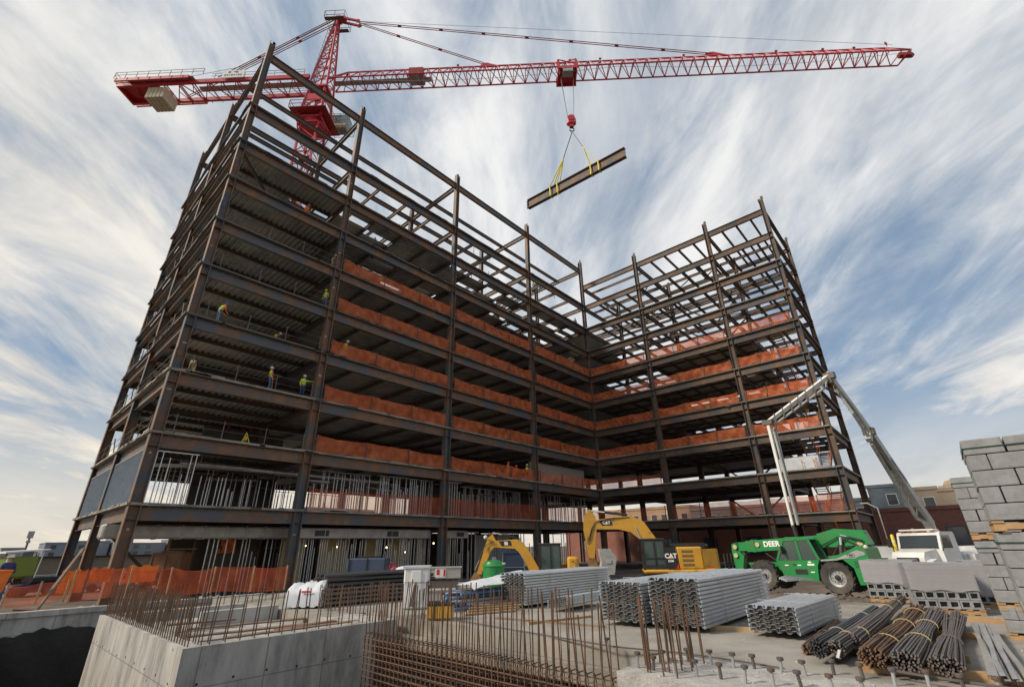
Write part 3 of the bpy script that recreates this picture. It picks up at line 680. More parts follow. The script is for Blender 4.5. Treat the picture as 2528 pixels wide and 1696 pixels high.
# ------------------------------------------------------------ helpers for vehicles
def wheel(parent,c,r,wd,axis=1,tread=18,rim=rimg,hub=.33):
    w_=MB(); h=wd/2
    w_.lathe([(r*.55,-h*.8),(r*.8,-h),(r*.93,-h*.95),(r*.97,-h*.7),(r*.97,h*.7),(r*.93,h*.95),(r*.8,h),(r*.55,h*.8)],(0,0,0),axis,32,0,False)
    for k in range(tread):
        for s_ in(-1,1):
            a=2*PI*(k+(.5 if s_>0 else 0))/tread
            mt=Matrix.Rotation(a,4,'Y')@Matrix.Translation(V((0,s_*h*.5,r*.985)))@Matrix.Rotation(s_*.5,4,'Z')
            w_.box((0,0,0),(r*.09,h*.95,r*.07),0,0,mt)
    wo=empty('wheel',c); wo.parent=parent
    w_.build('tyre',rubber,wo,True)
    q=MB(); q.lathe([(r*.56,-h*.78),(r*.54,-h*.5),(r*.44,-h*.35),(r*.42,-h*.1),(.02,-h*.1)],(0,0,0),axis,28,0,False); q.lathe([(r*.56,h*.78),(r*.54,h*.5),(r*.44,h*.35),(r*.42,h*.1),(.02,h*.1)],(0,0,0),axis,28,0,False)
    for s_ in (-1,1):
        q.lathe([(r*.25,s_*h*.1),(r*.25,s_*h*.28)],(0,0,0),axis,20); 
        for k in range(10):
            a=2*PI*k/10; q.lathe([(r*.025,s_*h*.1),(r*.025,s_*h*.42)],(r*.33*math.cos(a),0,r*.33*math.sin(a)),axis,6)
    q.build('rim',rim,wo,True)
    q=MB()
    for s_ in(-1,1): q.lathe([(r*.17,s_*h*.1),(r*.15,s_*h*.62),(.01,s_*h*.66)],(0,0,0),axis,14)
    q.build('hub',black,wo,True); return wo
def rods(name,parent,p,q,r=.05,frac=.5,mt=None):
    p,q=V(p),V(q); c=p+(q-p)*frac
    m=MB(); m.tube([p,c],r,8); o=m.build(name,mt or black,parent,True); m=MB(); m.tube([c,q],r*.55,8); m.build('rod',chrome,o,True); return o
# ------------------------------------------------------------ telehandler (origin: under rear near wheel; x forward, y to its left)
th=empty('telehandler',(25.95,4.55,.70),math.atan2(.986,.168),'green telehandler with lowered boom, closed cab and big tyres behind the metal decking','telehandler')
for x in(0,3.12):
    wheel(th,(x,0,.66),.66,.46); wheel(th,(x,-1.85,.66),.66,.46)
m=MB(); m.prism([(-1.25,.62),(-.75,.55),(-.62,.95),(.62,.95),(.75,.50),(2.35,.50),(2.6,.95),(3.9,.95),(4.0,1.18),(2.3,1.22),(.6,1.30),(-.2,1.45),(-1.6,1.40)],1,-.35,-1.5)
m.prism([(-1.55,.75),(-.95,.62),(-.7,.95),(-.68,1.2),(-.25,1.46),(.25,1.42),(.55,1.22),(.75,.9),(.75,.5),(.5,.5)][:1]+[(-1.0,.42),(-.85,.42),(-.78,1.05),(-.45,1.38),(.1,1.42),(.1,1.5),(-.3,1.55),(-1.2,1.92),(-1.38,1.80),(-1.42,1.3)],1,.28,-1.35)
th_b=m.build('chassis',grn,th,fix=True)
m=MB(); m.prism([(-1.32,1.66),(-1.05,1.74),(-.25,1.42),(.42,1.36),(.42,1.30),(-.2,1.34),(-.55,1.42),(-.9,1.42),(-1.1,1.5),(-1.32,1.56)],1,.285,.293); m.build('side_stripe',rimg,th_b,fix=True)
m=MB(); m.tube([(-.8+.15*math.cos(R(a)),.298,1.54+.07*math.sin(R(a))) for a in range(0,361,30)],.010,4); m.box((-.8,.298,1.54),(.14,.008,.05)); m.build('emblem_ring',letter,th_b)
m=MB(); m.box((-1.1,.29,1.2),(.5,.012,.25)); m.build('vent_panel',mat('dark_green',(.01,.12,.035),.5),th_b)
# cab
m=MB(); PZ=[(.68,.50),(2.02,.50),(2.32,1.30),(1.84,2.22),(1.68,2.30),(.88,2.30),(.72,2.2),(.44,1.40),(.68,1.1)]
low_=[(.68,.50),(2.02,.50),(2.32,1.30),(.50,1.40),(.44,1.40),(.56,1.1)]
m.prism([(.68,.50),(2.02,.50),(2.33,1.30),(.47,1.36),(.60,1.1)],1,.30,-.62)
m.prism([(1.84,2.18),(1.70,2.31),(.86,2.31),(.72,2.2),(.76,2.16),(1.8,2.14)],1,.30,-.62)
for y in(.27,-.59):
    for a,b_,wd in(((2.30,1.28),(1.83,2.2),.09),((.48,1.34),(.75,2.2),.10),((1.23,1.32),(1.28,2.2),.09)): m.bar((a[0],y,a[1]),(b_[0],y,b_[1]),.09,.06,upv=(0,1,0))
cb=m.build('cab',grn,th,fix=True)
m=MB(); m.prism([(2.24,1.32),(1.80,2.15),(.77,2.15),(.54,1.37)],1,.262,.27); m.prism([(2.24,1.32),(1.80,2.15),(.77,2.15),(.54,1.37)],1,-.58,-.572); m.build('window',gl,cb,fix=True)
m=MB(); m.box((1.35,-.15,1.45),(.45,.4,.3)); m.box((1.12,-.15,1.7),(.12,.4,.5)); m.build('driver_seat',black,cb)
m=MB(); m.bar((1.95,-.15,1.3),(1.8,-.15,1.65),.04); m.lathe([(.17,-.01),(.17,.01)],(1.78,-.15,1.66),2,14); m.build('steering_wheel',yel,cb)
m=MB(); m.box((1.32,.303,.86),(.52,.012,.22)); m.build('door_step_recess',black,cb)
for x,z,s_,t_ in((1.9,1.12,.05,'DANGER'),(1.35,1.13,.05,'NOTICE'),(.86,1.16,.09,'Cat\nRENTAL'),(.85,.86,.05,'SERIES\nREMOTE'),(1.4,.56,.05,'10042 SERIES')):
    m=MB(); m.box((x,.304,z),(s_*3.2,.006,s_*.8)); m.box((x+.03,.304,z+s_*1.1),(s_*1.4,.006,s_*.6)) if s_>.06 else None; m.build('decal',letw,cb)
m=MB(); m.box((1.55,.315,1.15),(.14,.03,.03)); m.build('handle',black,cb)
# boom
m=MB(); m.bar((-1.25,-.95,2.20),(4.15,-.95,1.92),.42,.52); m.prism([(-1.35,1.95),(-1.2,2.52),(-.1,2.62),(.7,2.42),(.7,2.0),(.2,1.85)],1,-.70,-1.20)
m.bar((4.1,-.95,1.93),(4.75,-.95,1.90),.34,.42); m.bar((3.7,-.95,1.95),(3.85,-.95,1.94),.47,.58)
bo=m.build('boom',grn,th,fix=True)
m=MB(); m.prism([(4.55,2.12),(4.95,2.05),(5.0,1.7),(4.95,.75),(4.60,.75),(4.40,1.45),(4.60,1.72)],1,-.78,-1.12); m.build('boom_nose',grn,bo,fix=True)
text('DEER',.34,letw,bo,face_mtx((2.85,-.715,2.015),(-1,0,.052),(0,0,1)),ext=.004,bold=.012)
m=MB()
for x,z in((3.55,2.0),(4.75,1.9),(4.78,1.5),(-.95,1.98)): m.lathe([(.11,-.74),(.11,-.68)],(x,0,z),1,14)
m.build('pin_cap',mat('pin_cream',(.5,.42,.25),.6),bo)
m=MB(); m.box((5.2,-.95,1.15),(.10,1.5,.10)); m.box((5.2,-.95,.62),(.10,1.5,.10))
for y in(-.25,-.6,-.95,-1.3,-1.65): m.bar((5.2,y,.4),(5.2,y,1.6),.05)
for y in(-.4,-1.5): m.box((5.75,y,.36),(1.1,.12,.05))
m.build('fork_carriage',black,th)
rods('boom_cylinder',th,(-.15,-.45,1.2),(-.28,-.60,2.25),.11,.7); rods('tilt_cylinder',th,(-1.1,-.6,2.1),(-.3,-.62,2.35),.05,.6); rods('compensating_cylinder',th,(4.3,-.95,1.65),(4.7,-.95,1.0),.06)
m=MB(); m.tube([(.6,-.6,1.9),(-.2,-.62,2.28),(-1.0,-.64,1.85)],.03,5); m.tube([(.2,-.6,1.5),(-.1,-.62,1.9),(-.6,-.6,2.3)],.025,5); m.tube([(2.2,-.6,1.5),(2.7,-.5,1.3),(3.2,-.7,1.6)],.025,5); m.build('hydraulic_hose',black,th)
m=MB(); m.ball((-1.40,.2,1.85),.09); m.build('beacon_lamp',mat('lamp_cream',(.6,.58,.5),.3),th,True)
m=MB(); m.box((1.9,.45,1.75),(.06,.22,.34)); m.bar((1.95,.28,1.8),(1.9,.4,1.8),.03); m.build('wing_mirror',black,th)
m=MB(); m.box((3.12,-.92,.66),(.3,1.5,.26)); m.box((0,-.92,.66),(.3,1.5,.26)); m.build('axle',black,th)
# ------------------------------------------------------------ excavators (x forward, y left, z=0 ground, origin = slew centre)
def excavator(name,loc,rz,sc_,label,mini=False):
    e=empty(name,loc,rz,label,'excavator','yellow excavators on site',sc_)
    for y in(-1.05,1.05):
        t=MB(); pr=[]
        for k in range(40):
            a=2*PI*k/40; x=math.cos(a); z=math.sin(a); pr.append(((1.45 if x>0 else -1.45)+.42*x,.46+.42*z))
        t.prism(pr,1,y-.28,y+.28)
        for k in range(26):
            x=-1.5+3*k/25; t.box((x,y,.03),(.07,.6,.05)); t.box((x,y,.90),(.07,.6,.05))
        t.build('track',black,e,fix=True)
        t=MB()
        for x in(-1.45,1.45): t.lathe([(.3,y-.3),(.3,y+.3)],(x,0,.46),1,14)
        for x in(-.8,-.3,.3,.8): t.lathe([(.12,y-.3),(.12,y+.3)],(x,0,.2),1,10)
        t.build('sprocket',yel,e)
    m=MB(); m.box((0,0,.62),(1.6,1.6,.4)); m.lathe([(.7,.8),(.7,1.0)],n=24); m.build('undercarriage',black,e)
    if not mini:
        m=MB(); m.bevbox((-.45,0,1.12),(4.3,2.5,.26),.1); m.bevbox((-1.15,.0,1.85),(1.5,2.46,1.28),.08); 
        m.prism([(-1.9,-1.18),(-2.75,-.85),(-2.95,-.4),(-2.95,.4),(-2.75,.85),(-1.9,1.22)],2,1.05,2.35); bd=m.build('body',yel,e,fix=True)
        m=MB(); m.bevbox((-1.3,-.1,2.55),(2.2,1.7,.22),.1); m.box((-1.2,.5,2.56),(1.9,.5,.3)); m.build('engine_cover',black,bd)
        for k in range(4): g=MB(); g.box((-1.0,1.234,1.48+k*.25),(.66,.02,.14)); g.build('vent_grille',mat('grille_brown',(.16,.11,.04),.7) if k==0 else bpy.data.materials['grille_brown'],bd)
        m=MB(); m.prism([(.3,1.28),(-.32,1.28),(-.40,1.55),(-.28,2.48),(.3,2.48)],1,1.05,1.255); pn=m.build('side_panel',black,bd,fix=True)
        text('CAT',.36,letw,pn,face_mtx((-.0,1.264,1.98),(-1,0,0),(0,0,1)),ext=.004,bold=.014)
        m=MB(); m.prism([(-.09,1.83),(.06,1.83),(-.015,1.96)],1,1.26,1.268); m.build('emblem_triangle',leto,pn,fix=True)
        text('E100',.16,letw,pn,face_mtx((.02,1.264,1.70),(-1,0,0),(0,0,1)),ext=.004,bold=.008)
        m=MB(); m.prism([(-.22,1.26),(-.40,1.26),(-.42,1.58)],1,1.10,1.26); m.build('stripe',letr,pn,fix=True)
        m=MB(); m.box((-2.958,.05,1.95),(.02,.75,.75)); cw=m.build('rear_panel',black,bd)
        text('CAT',.34,letw,cw,face_mtx((-2.975,.05,1.98),(0,-1,0),(0,0,1)),ext=.004,bold=.014)
        m=MB(); m.prism([(-.12,1.72),(.12,1.72),(0,1.9)],0,-2.975,-2.985); m.build('emblem_triangle',leto,cw,fix=True)
        m=MB(); m.box((-2.3,1.18,1.35),(.2,.02,.09)); m.build('reflector',letr,bd)
        c0=(1.0,.72); cw_=(1.42,.96)
    else:
        m=MB(); m.bevbox((-.2,0,1.10),(3.2,2.1,.22),.1); m.bevbox((-1.35,0,1.7),(.75,2.1,1.15),.14); m.bevbox((-.2,-.75,1.5),(1.6,.5,.7),.1); bd=m.build('body',yel,e,fix=True)
        m=MB(); m.tube([(-1.35+.18*math.cos(R(a)),1.06,1.75+.26*math.sin(R(a))) for a in range(60,290,23)],.015,4); m.build('door_groove',black,bd)
        c0=(.15,.50); cw_=(1.5,1.0)
    # cab
    x,y=c0; wx,wy=cw_; m=MB(); zb,zt=1.25,2.95 if not mini else 3.05
    m.box((x,y,zb+.12),(wx,wy,.26)); m.bevbox((x,y,zt),(wx+.06,wy+.06,.12),.04)
    for a in(-1,1):
        for b_ in(-1,1): m.bar((x+a*(wx/2-.04),y+b_*(wy/2-.04),zb),(x+a*(wx/2-.04 if a<0 else wx/2-.10),y+b_*(wy/2-.04),zt),.09)
    for b_ in(-1,1): m.bar((x-.05,y+b_*(wy/2-.03),zb),(x-.05,y+b_*(wy/2-.03),zt),.10,.05); m.box((x,y+b_*(wy/2-.03),zb+.62),(wx,.05,.07)) if not mini else None
    cb=m.build('cab',black,e)
    m=MB(); m.box((x,y+wy/2-.06,(zb+zt)/2),(wx-.1,.02,zt-zb-.1)); m.box((x,y-wy/2+.06,(zb+zt)/2),(wx-.1,.02,zt-zb-.1)); m.box((x+wx/2-.08,y,(zb+zt)/2+.1),(.02,wy-.1,zt-zb-.3)); m.box((x-wx/2+.05,y,(zb+zt)/2+.1),(.02,wy-.1,zt-zb-.3)); m.build('window',gl,cb)
    m=MB(); m.bevbox((x-.25,y,1.65),(.5,.5,.2),.05); m.bevbox((x-.48,y,2.0),(.14,.46,.7),.04); m.build('driver_seat',navy,cb)
    # boom: outline prism
    if not mini:
        bp=[(.2,1.5),(.6,1.25),(.95,1.6),(1.6,2.9),(2.2,3.42),(3.0,3.62),(4.85,3.66),(5.0,3.95),(4.8,4.18),(3.0,4.42),(2.0,4.40),(1.3,4.05),(.65,3.0)]
        st_=[(4.45,4.45),(4.85,4.98),(5.28,4.35),(5.33,3.6),(5.08,1.85),(4.72,1.85),(4.50,3.3),(4.42,3.9)]
        bk=[(4.72,1.9),(5.08,1.9),(5.2,1.6),(5.05,1.2),(4.6,.75),(4.1,.9),(4.0,1.25),(4.45,1.35)]
        lg=(3.75,4.02)
    else:
        bp=[(.9,1.2),(1.3,1.1),(1.55,1.4),(2.15,2.5),(2.55,2.80),(4.0,2.90),(4.12,3.2),(3.95,3.32),(2.4,3.4),(2.0,3.2),(1.65,2.75),(.95,1.6)]
        st_=[(3.85,3.3),(4.1,3.75),(4.4,3.55),(4.55,3.2),(5.2,1.15),(4.95,1.05),(4.2,2.7),(3.98,2.9)]
        bk=[(4.9,1.25),(5.3,1.35),(5.55,.9),(5.4,.4),(4.95,.15),(4.6,.35),(4.75,.75)]
        lg=(3.15,3.13)
    yb=-.12 if not mini else -.25
    hw=.2 if not mini else .14
    m=MB(); m.prism(bp,1,yb-hw,yb+hw); bm=m.build('boom',yel,e,fix=True)
    m=MB(); m.prism([(lg[0]+.5,lg[1]+.16),(lg[0]-.32,lg[1]+.19),(lg[0]-.42,lg[1]-.14),(lg[0]+.3,lg[1]-.16)],1,yb+hw,yb+hw+.008); lo=m.build('boom_emblem',black,bm,fix=True)
    if not mini:
        text('CAT',.26,letw,lo,face_mtx((lg[0],yb+hw+.014,lg[1]+.02),(-1,0,0),(0,0,1)),ext=.004,bold=.01); q=MB(); q.prism([(lg[0]-.06,lg[1]-.1),(lg[0]+.08,lg[1]-.1),(lg[0]+.01,lg[1])],1,yb+hw+.012,yb+hw+.02); q.build('emblem_triangle',leto,lo,fix=True)
    else:
        q=MB(); q.prism([(lg[0]-.15,lg[1]-.1),(lg[0]+.1,lg[1]-.1),(lg[0]+.13,lg[1]+.12),(lg[0]-.12,lg[1]+.12)],1,yb+hw+.01,yb+hw+.016); q.build('emblem_patch',signw,lo,fix=True)
    m=MB(); m.prism(st_,1,yb-hw*.9,yb+hw*.9); sk=m.build('stick',yel,e,fix=True)
    m=MB(); m.prism(bk,1,yb-.55,yb+.55)
    for k in range(5):
        tx,tz=bk[4] if not mini else bk[4]; m.box((tx-.05,yb-.45+k*.225,tz+.02),(.25,.08,.12))
    m.build('bucket',mat('bucket_rust_yellow',(.36,.20,.06),.7,.2,(.16,.10,.06),2.5,(.4,.6)) if not mini else bpy.data.materials['bucket_rust_yellow'],e,fix=True)
    if not mini:
        rods('stick_cylinder',e,(2.3,yb,4.5),(4.75,yb,4.85),.085,.62); 
        for y_ in(.14,-.38): rods('boom_cylinder',e,(1.0,y_,1.35),(1.95,y_,3.75),.075,.4)
        rods('bucket_cylinder',e,(5.3,yb,3.9),(5.3,yb,2.3),.06,.6)
        m=MB(); 
        for k in range(3): m.tube([(2.2,yb+.22,4.35),(3.6,yb+.24+k*.03,4.3),(4.5,yb+.25,4.1),(4.75,yb+.25,3.55+k*.1),(4.95,yb+.25,3.0+k*.1),(5.12,yb+.22,2.8+k*.15)],.022,5)
        m.build('hydraulic_hose',black,bm)
        m=MB(); 
        for z in(3.0,2.75): m.lathe([(.04,yb+.18),(.04,yb+.19)],(4.98,0,z),1,8)
        m.build('pin_cap',black,sk)
    else:
        rods('stick_cylinder',e,(2.45,yb,3.5),(4.1,yb,3.85),.06,.62); rods('boom_cylinder',e,(1.3,yb+.05,1.1),(2.3,yb+.05,2.65),.07,.45); rods('bucket_cylinder',e,(4.55,yb,3.1),(5.35,yb,1.5),.055,.6)
        m=MB(); m.tube([(4.0,yb+.16,3.3),(4.6,yb+.2,3.0),(4.5,yb+.2,2.6),(4.35,yb+.16,2.9)],.02,5); m.build('hydraulic_hose',black,bm)
        m=MB()
        for y_ in(-.45,.0): m.bar((5.1,yb+y_+.2,1.2),(5.35,yb+y_+.2,.3),.1,.16)
        m.build('thumb',yel,e); m=MB(); m.ball((4.55,yb+.35,3.55),.14); m.build('work_lamp',white,sk,True)
    m=MB(); m.tube([(x+wx/2,y+wy/2,2.5),(x+wx/2+.2,y+wy/2+.15,2.55)],.02,5); m.box((x+wx/2+.2,y+wy/2+.18,2.45),(.05,.16,.3)); m.build('wing_mirror',black,cb)
    return e
h2=math.atan2(.86,-.51); h1=math.atan2(.80,-.60)
p=dep(1530,1296,30.8); excavator('excavator',(p.x,p.y,.0),h2,1.05,'large yellow excavator with black cab, raised boom and emblem on its engine panel, facing left')
p=dep(1262,1308,27.0); excavator('excavator',(p.x,p.y,.22),h1,.88,'smaller yellow excavator with a folded boom reaching down beside the green tank',True)
# ------------------------------------------------------------ concrete pump truck
tp=dep(2108,1240,28.2); TZ=.18; hd=math.atan2(.40,-.92)
pt=empty('concrete_pump_truck',(tp.x,tp.y,TZ),hd,'white concrete pump truck behind the block pallets, its boom folded against the frame','truck',scale=1.0)
m=MB(); m.prism([(-1.2,1.35),(.55,1.35),(.62,2.1),(.35,2.98),(.2,3.05),(-1.1,3.05),(-1.2,2.9)],1,-1.15,1.15); m.prism([(.5,1.1),(1.9,1.05),(2.15,1.15),(2.15,1.65),(1.95,1.95),(.5,2.12)],1,-.85,.85); cb=m.build('cab',white,pt,fix=True)
m=MB(); m.prism([(.60,2.20),(.42,2.86),(.40,2.86),(.58,2.20)],1,-1.0,1.0)
m.v=[(a+.035,b,c) for a,b,c in m.v]; m.build('windscreen',gl_d,cb,fix=True)
m=MB(); m.box((.66,0,2.18),(.03,2.05,.05)); m.bar((.60,-.2,2.25),(.50,.35,2.55),.02); m.bar((.60,.5,2.25),(.50,.95,2.5),.02); m.build('wiper',black,cb)
m=MB(); m.bevbox((.2,0,3.16),(.5,1.9,.1),.04); m.build('sun_visor',white,cb)
m=MB()
for s_ in(-1,1): m=MB(); m.prism([(.45,2.15),(.25,2.85),(-.55,2.85),(-.6,2.15)],1,s_*1.152,s_*1.16); m.build('side_window',gl_d,cb,fix=True)
m=MB(); m.box((2.165,0,1.42),(.04,1.15,.5)); gr_=m.build('grille',black,cb)
m=MB(); 
for k in range(5): m.box((2.19,0,1.25+k*.09),(.02,1.1,.02))
m.build('grille_bar',chrome,gr_)
m=MB()
for s_ in(-1,1): m.prism([(1.0,.9),(1.25,1.45),(1.6,1.6),(2.05,1.5),(2.2,1.2),(2.2,.85),(1.95,.85),(1.9,1.1),(1.3,1.1),(1.2,.9)],1,s_*.8,s_*1.2)
m.box((2.25,0,.85),(.25,2.35,.35)); m.build('fender',white,cb,fix=True)
for s_ in(-1,1): q=MB(); q.bevbox((2.2,s_*.98,1.22),(.08,.3,.22),.03); q.build('headlight',gl_r,cb)
m=MB(); 
for y in(-.8,-.4,0,.4,.8): m.box((.3,y,3.09),(.12,.2,.07))
m.build('roof_marker_lamp',mat('amber',(.6,.22,.02),.4),cb)
m=MB()
for s_ in(-1,1): m.bar((.7,s_*1.2,2.0),(.75,s_*1.5,2.6),.03); m.box((.75,s_*1.5,2.45),(.08,.2,.5))
m.build('wing_mirror',black,cb)
m=MB(); m.tube([(-1.3,-1.0,1.2),(-1.3,-1.0,3.3)],.08,8); m.build('exhaust_stack',rimg,pt)
for x in(1.55,-4.6,-5.9):
    for y in(-1.0,1.0): wheel(pt,(x,y,.52),.52,.36,tread=14,rim=white)
m=MB(); m.box((-3.3,0,1.0),(9.0,.9,.3)); m.bevbox((-3.6,0,1.55),(3.4,2.3,.75),.15); m.bevbox((-6.3,0,1.7),(2.2,2.2,1.0),.2); m.build('rear_deck',white,pt)
m=MB(); m.prism([(-7.9,1.0),(-6.6,1.0),(-6.3,1.9),(-8.2,1.9)],1,-.8,.8); m.build('hopper',mat('hopper_cream',(.6,.5,.33),.6),pt,fix=True)
for s_ in(-1,1):
    q=MB(); q.box((-2.1,s_*1.3,1.2),(.35,.35,1.2)); q.bar((-2.1,s_*1.3,.5),(-1.2,s_*2.9,.45),.24,.24); q.box((-1.2,s_*2.9,.2),(.4,.4,.1)); q.build('outrigger',white,pt)
# boom in world coordinates, parented with inverse
invp=Matrix.Rotation(-hd,4,'Z')@Matrix.Translation(V((-tp.x,-tp.y,-TZ)))
B0=dep(2124,1200,31.5); KN=dep(1893,858,29.3); EL=dep(1752,964,29.3); e_=EL-V((0,0,EYE)); TP=V((EL.x,EL.y,3.6))
MD=dep(1983,985,28.9)
def wb(m,name,mt,par=pt,**k):
    m.v=[tuple(invp@V(v)) for v in m.v]; return m.build(name,mt,par,**k)
side=(KN-B0).cross(V((0,0,1))).normalized()
def taper(m,p,q,w0,h0,w1,h1,mi=0):
    p,q=V(p),V(q); d=(q-p).normalized(); b_=side.cross(d).normalized(); vs=[]
    for o,w_,h in((p,w0,h0),(q,w1,h1)):
        for a,c in((-1,-1),(1,-1),(1,1),(-1,1)): vs.append(o+side*a*w_/2+b_*c*h/2)
    m.add(vs,[(3,2,1,0),(4,5,6,7)]+[(k,(k+1)%4,(k+1)%4+4,k+4) for k in range(4)],mi)
m=MB(); m.lathe([(.55,-.6),(.55,0),(.45,.5),(.3,.8)],(B0.x,B0.y,B0.z-1.0),2,16); m.bar(B0-V((0,0,1)),B0+V((0,0,.1)),.5,.5); wb(m,'turret',white)
m=MB(); taper(m,B0,MD,.5,.66,.4,.50); taper(m,MD,KN,.36,.44,.28,.32); b1=wb(m,'boom_section',boom_w,fix=True)
m=MB(); taper(m,KN,EL,.26,.34,.20,.24); wb(m,'boom_section',white,fix=True)
m=MB(); taper(m,EL+V((.02,0,0)),TP,.17,.18,.12,.12); wb(m,'boom_section',white,fix=True)
u=(KN-B0).normalized(); n_=side.cross(u).normalized()
if n_.z>0: n_=-n_
m=MB(); m.tube([B0+n_*.1+u*.4,B0+n_*1.3+u*2.2,MD+n_*.75-u*.3],.11,7)
m.bar(MD,MD+n_*.8,.3,.3); m.tube([MD+n_*.6,MD+n_*.5+u*2,KN+n_*.35-u*.8,KN+n_*.2],.08,7)
m.tube([KN+V((0,0,.3)),KN+(EL-KN)*.1+V((0,0,-.45)),EL-(EL-KN)*.08+V((0,0,-.4)),EL+V((.1,-.2,-.6)),V((TP.x+.12,TP.y-.25,TP.z+.1))],.075,7)
m.tube([EL+(TP-EL)*.05+V((.25,-.3,0)),TP+V((.25,-.3,.3))],.05,6); wb(m,'delivery_pipe',boom_w,smooth=True)
for t in (.12,.25,.38,.5,.62,.75,.88):
    c=MD+(KN-MD)*t; m=MB(); m.bar(c+n_*.22,c+n_*.62,.06); wb(m,'pipe_clamp',gray_steel)
    c=B0+(MD-B0)*t; m=MB(); m.bar(c+n_*.2,c+n_*(1.0 if t>.2 else .5),.07); wb(m,'pipe_clamp',gray_steel)
    c=KN+(EL-KN)*t; m=MB(); m.bar(c-V((0,0,.5)),c+V((0,0,.2)),.05,.3); wb(m,'pipe_clamp',gray_steel)
m=MB(); m.tube([B0+u*1.0+n_*.5,B0+u*4.5+n_*.42],.13,8); m.tube([MD+n_*.45-u*2.8,MD+n_*.55-u*.2],.10,8); m.tube([KN+n_*.3-u*2.2,KN+n_*.35-u*.2],.08,8); wb(m,'lift_cylinders',gray_steel)
m=MB(); m.tube([TP+V((0,0,.1)),TP+V((.05,-.1,-1.2)),TP+V((.12,-.22,-2.7))],.09,8); wb(m,'end_hose',rubber,smooth=True)
m=MB()
for c in(KN,EL,MD): m.lathe([(.28,-.3),(.28,.3)],(0,0,0),0,12); 
m=MB()
for c,r_ in((KN,.24),(EL,.18),(MD,.26)): m.bar(c-side*.3,c+side*.3,r_*1.6,r_*1.6)
m.tube([KN+u*-1.6+n_*.3,KN+(EL-KN)*.12+V((0,0,-.3))],.09,7); wb(m,'joint_link',gray_steel)
tm=MB()
ub=(MD-B0).normalized(); tw=B0+ub*((MD-B0).length*.60)
o=text('SCHWING AMERICA'[:0]+'DESTZARZINA',.36,letg,pt,Matrix(),name='boom_lettering',ext=.004,bold=.01)
nn=(fw-u*fw.dot(u)).normalized(); fm=Matrix((-u,nn.cross(-u)*-1,V((0,0,0)))).transposed()
rgt=-ub; upp=(rgt.cross(-nn)).normalized()*-1
mm=Matrix((rgt,upp,rgt.cross(upp))).transposed().to_4x4()
side2=side if side.dot(fw)<0 else -side
upp=side2.cross(rgt).normalized(); mm=Matrix((rgt,upp,side2)).transposed().to_4x4(); mm.translation=tw+side2*.262
o.matrix_local=invp@mm
# ------------------------------------------------------------ netting on the floors
ORD=['','first','second','third','fourth','fifth','sixth','seventh','eighth']
def netrun(p,q,h,label,cat='safety netting',group='orange safety nets along the floor edges',mt=net,n=70,posts=3,seed=0,low=0,name='safety_netting',postm=None,dip=.13):
    rd=random.Random(seed); p,q=V(p),V(q); d=q-p; Ld=d.length; u=d/Ld; nrm=V((u.y,-u.x,0))
    e=empty(name,p,0,label,cat,group)
    ph=[rd.uniform(0,6) for _ in range(6)]; g=[]
    for i in range(n+1):
        t=i/n; x=t*Ld; seg_=(t*posts)%1; sag=dip*math.sin(PI*seg_)*(.6+.5*math.sin(ph[0]+int(t*posts)*2.1))+.015*math.sin(x*3+ph[1]); row=[]
        for j in range(8):
            v=j/7; w_=(1.15-v)*.07*math.sin(x*2.1+ph[2]+v*2.5)+.045*math.sin(x*5.3+ph[3]-v*4)+.035*math.sin(x*9.7+ph[4]+v*7)+.05*abs(math.sin(x*3.3+v*5+ph[1]))+.14*(1-abs(2*v-1))*math.sin(x*.9+ph[5])
            z=low+(h-sag-low)*v+.05*math.sin(x*1.7+ph[5])*(1-v)
            if j<7 and rd.random()<.02: z+=.05
            row.append(u*x-nrm*(w_*.8)+V((0,0,z)))
        g.append(row)
    m=MB().sheet(g); m.build('mesh',mt,e,True)
    m=MB(); pts=[g[i][7] for i in range(n+1)]; m.tube(pts,.016,4,cap=False); m.build('top_line',mt,e)
    for k in range(posts+1):
        c=u*(Ld*k/posts) if k<posts else u*(Ld-.1); m=MB(); m.bar(c+nrm*.14,c+nrm*.14+V((0,0,h+.05)),.075,.05); m.build('post',postm or steel2,e)
    return e
bay=['second','third','fourth']
for li in range(6):
    z=LZ[li]
    for i in range(1,4):
        lab='%s net, %s floor above ground, long wing, %s bay from the left'%(['thin see-through orange','dark orange','rust orange','folded orange','loose orange','bright orange'][li],ORD[li+1],bay[i-1])
        netrun((FX[i]+.4,FY[0]-.28,z+.02),(FX[i+1]-.35,FY[0]-.28,z+.02),1.2 if li else 1.5,lab,mt=net if li else net2,seed=li*10+i)
rb=['inner','middle','outer']; ry=[FY[0]]+RY
for li in (0,2,3,4,5):
    z=LZ[li]
    for j in range(3):
        lab='orange net on the %s floor above ground, short right wing, %s bay'%(ORD[li+1],rb[j])
        netrun((FX[4]-.22,ry[j]-.4,z+.02),(FX[4]-.22,ry[j+1]+.4,z+.02),1.15 if li else 1.5,lab,mt=net if li else net2,seed=100+li*10+j)
for j,li in ((0,1),):
    netrun((FX[4]-.22,ry[0]-.4,LZ[1]+.02),(FX[4]-.22,ry[1]+.4,LZ[1]+.02),1.2,'see-through orange net on the second floor above ground at the inner corner, right wing',mt=net2,seed=77)
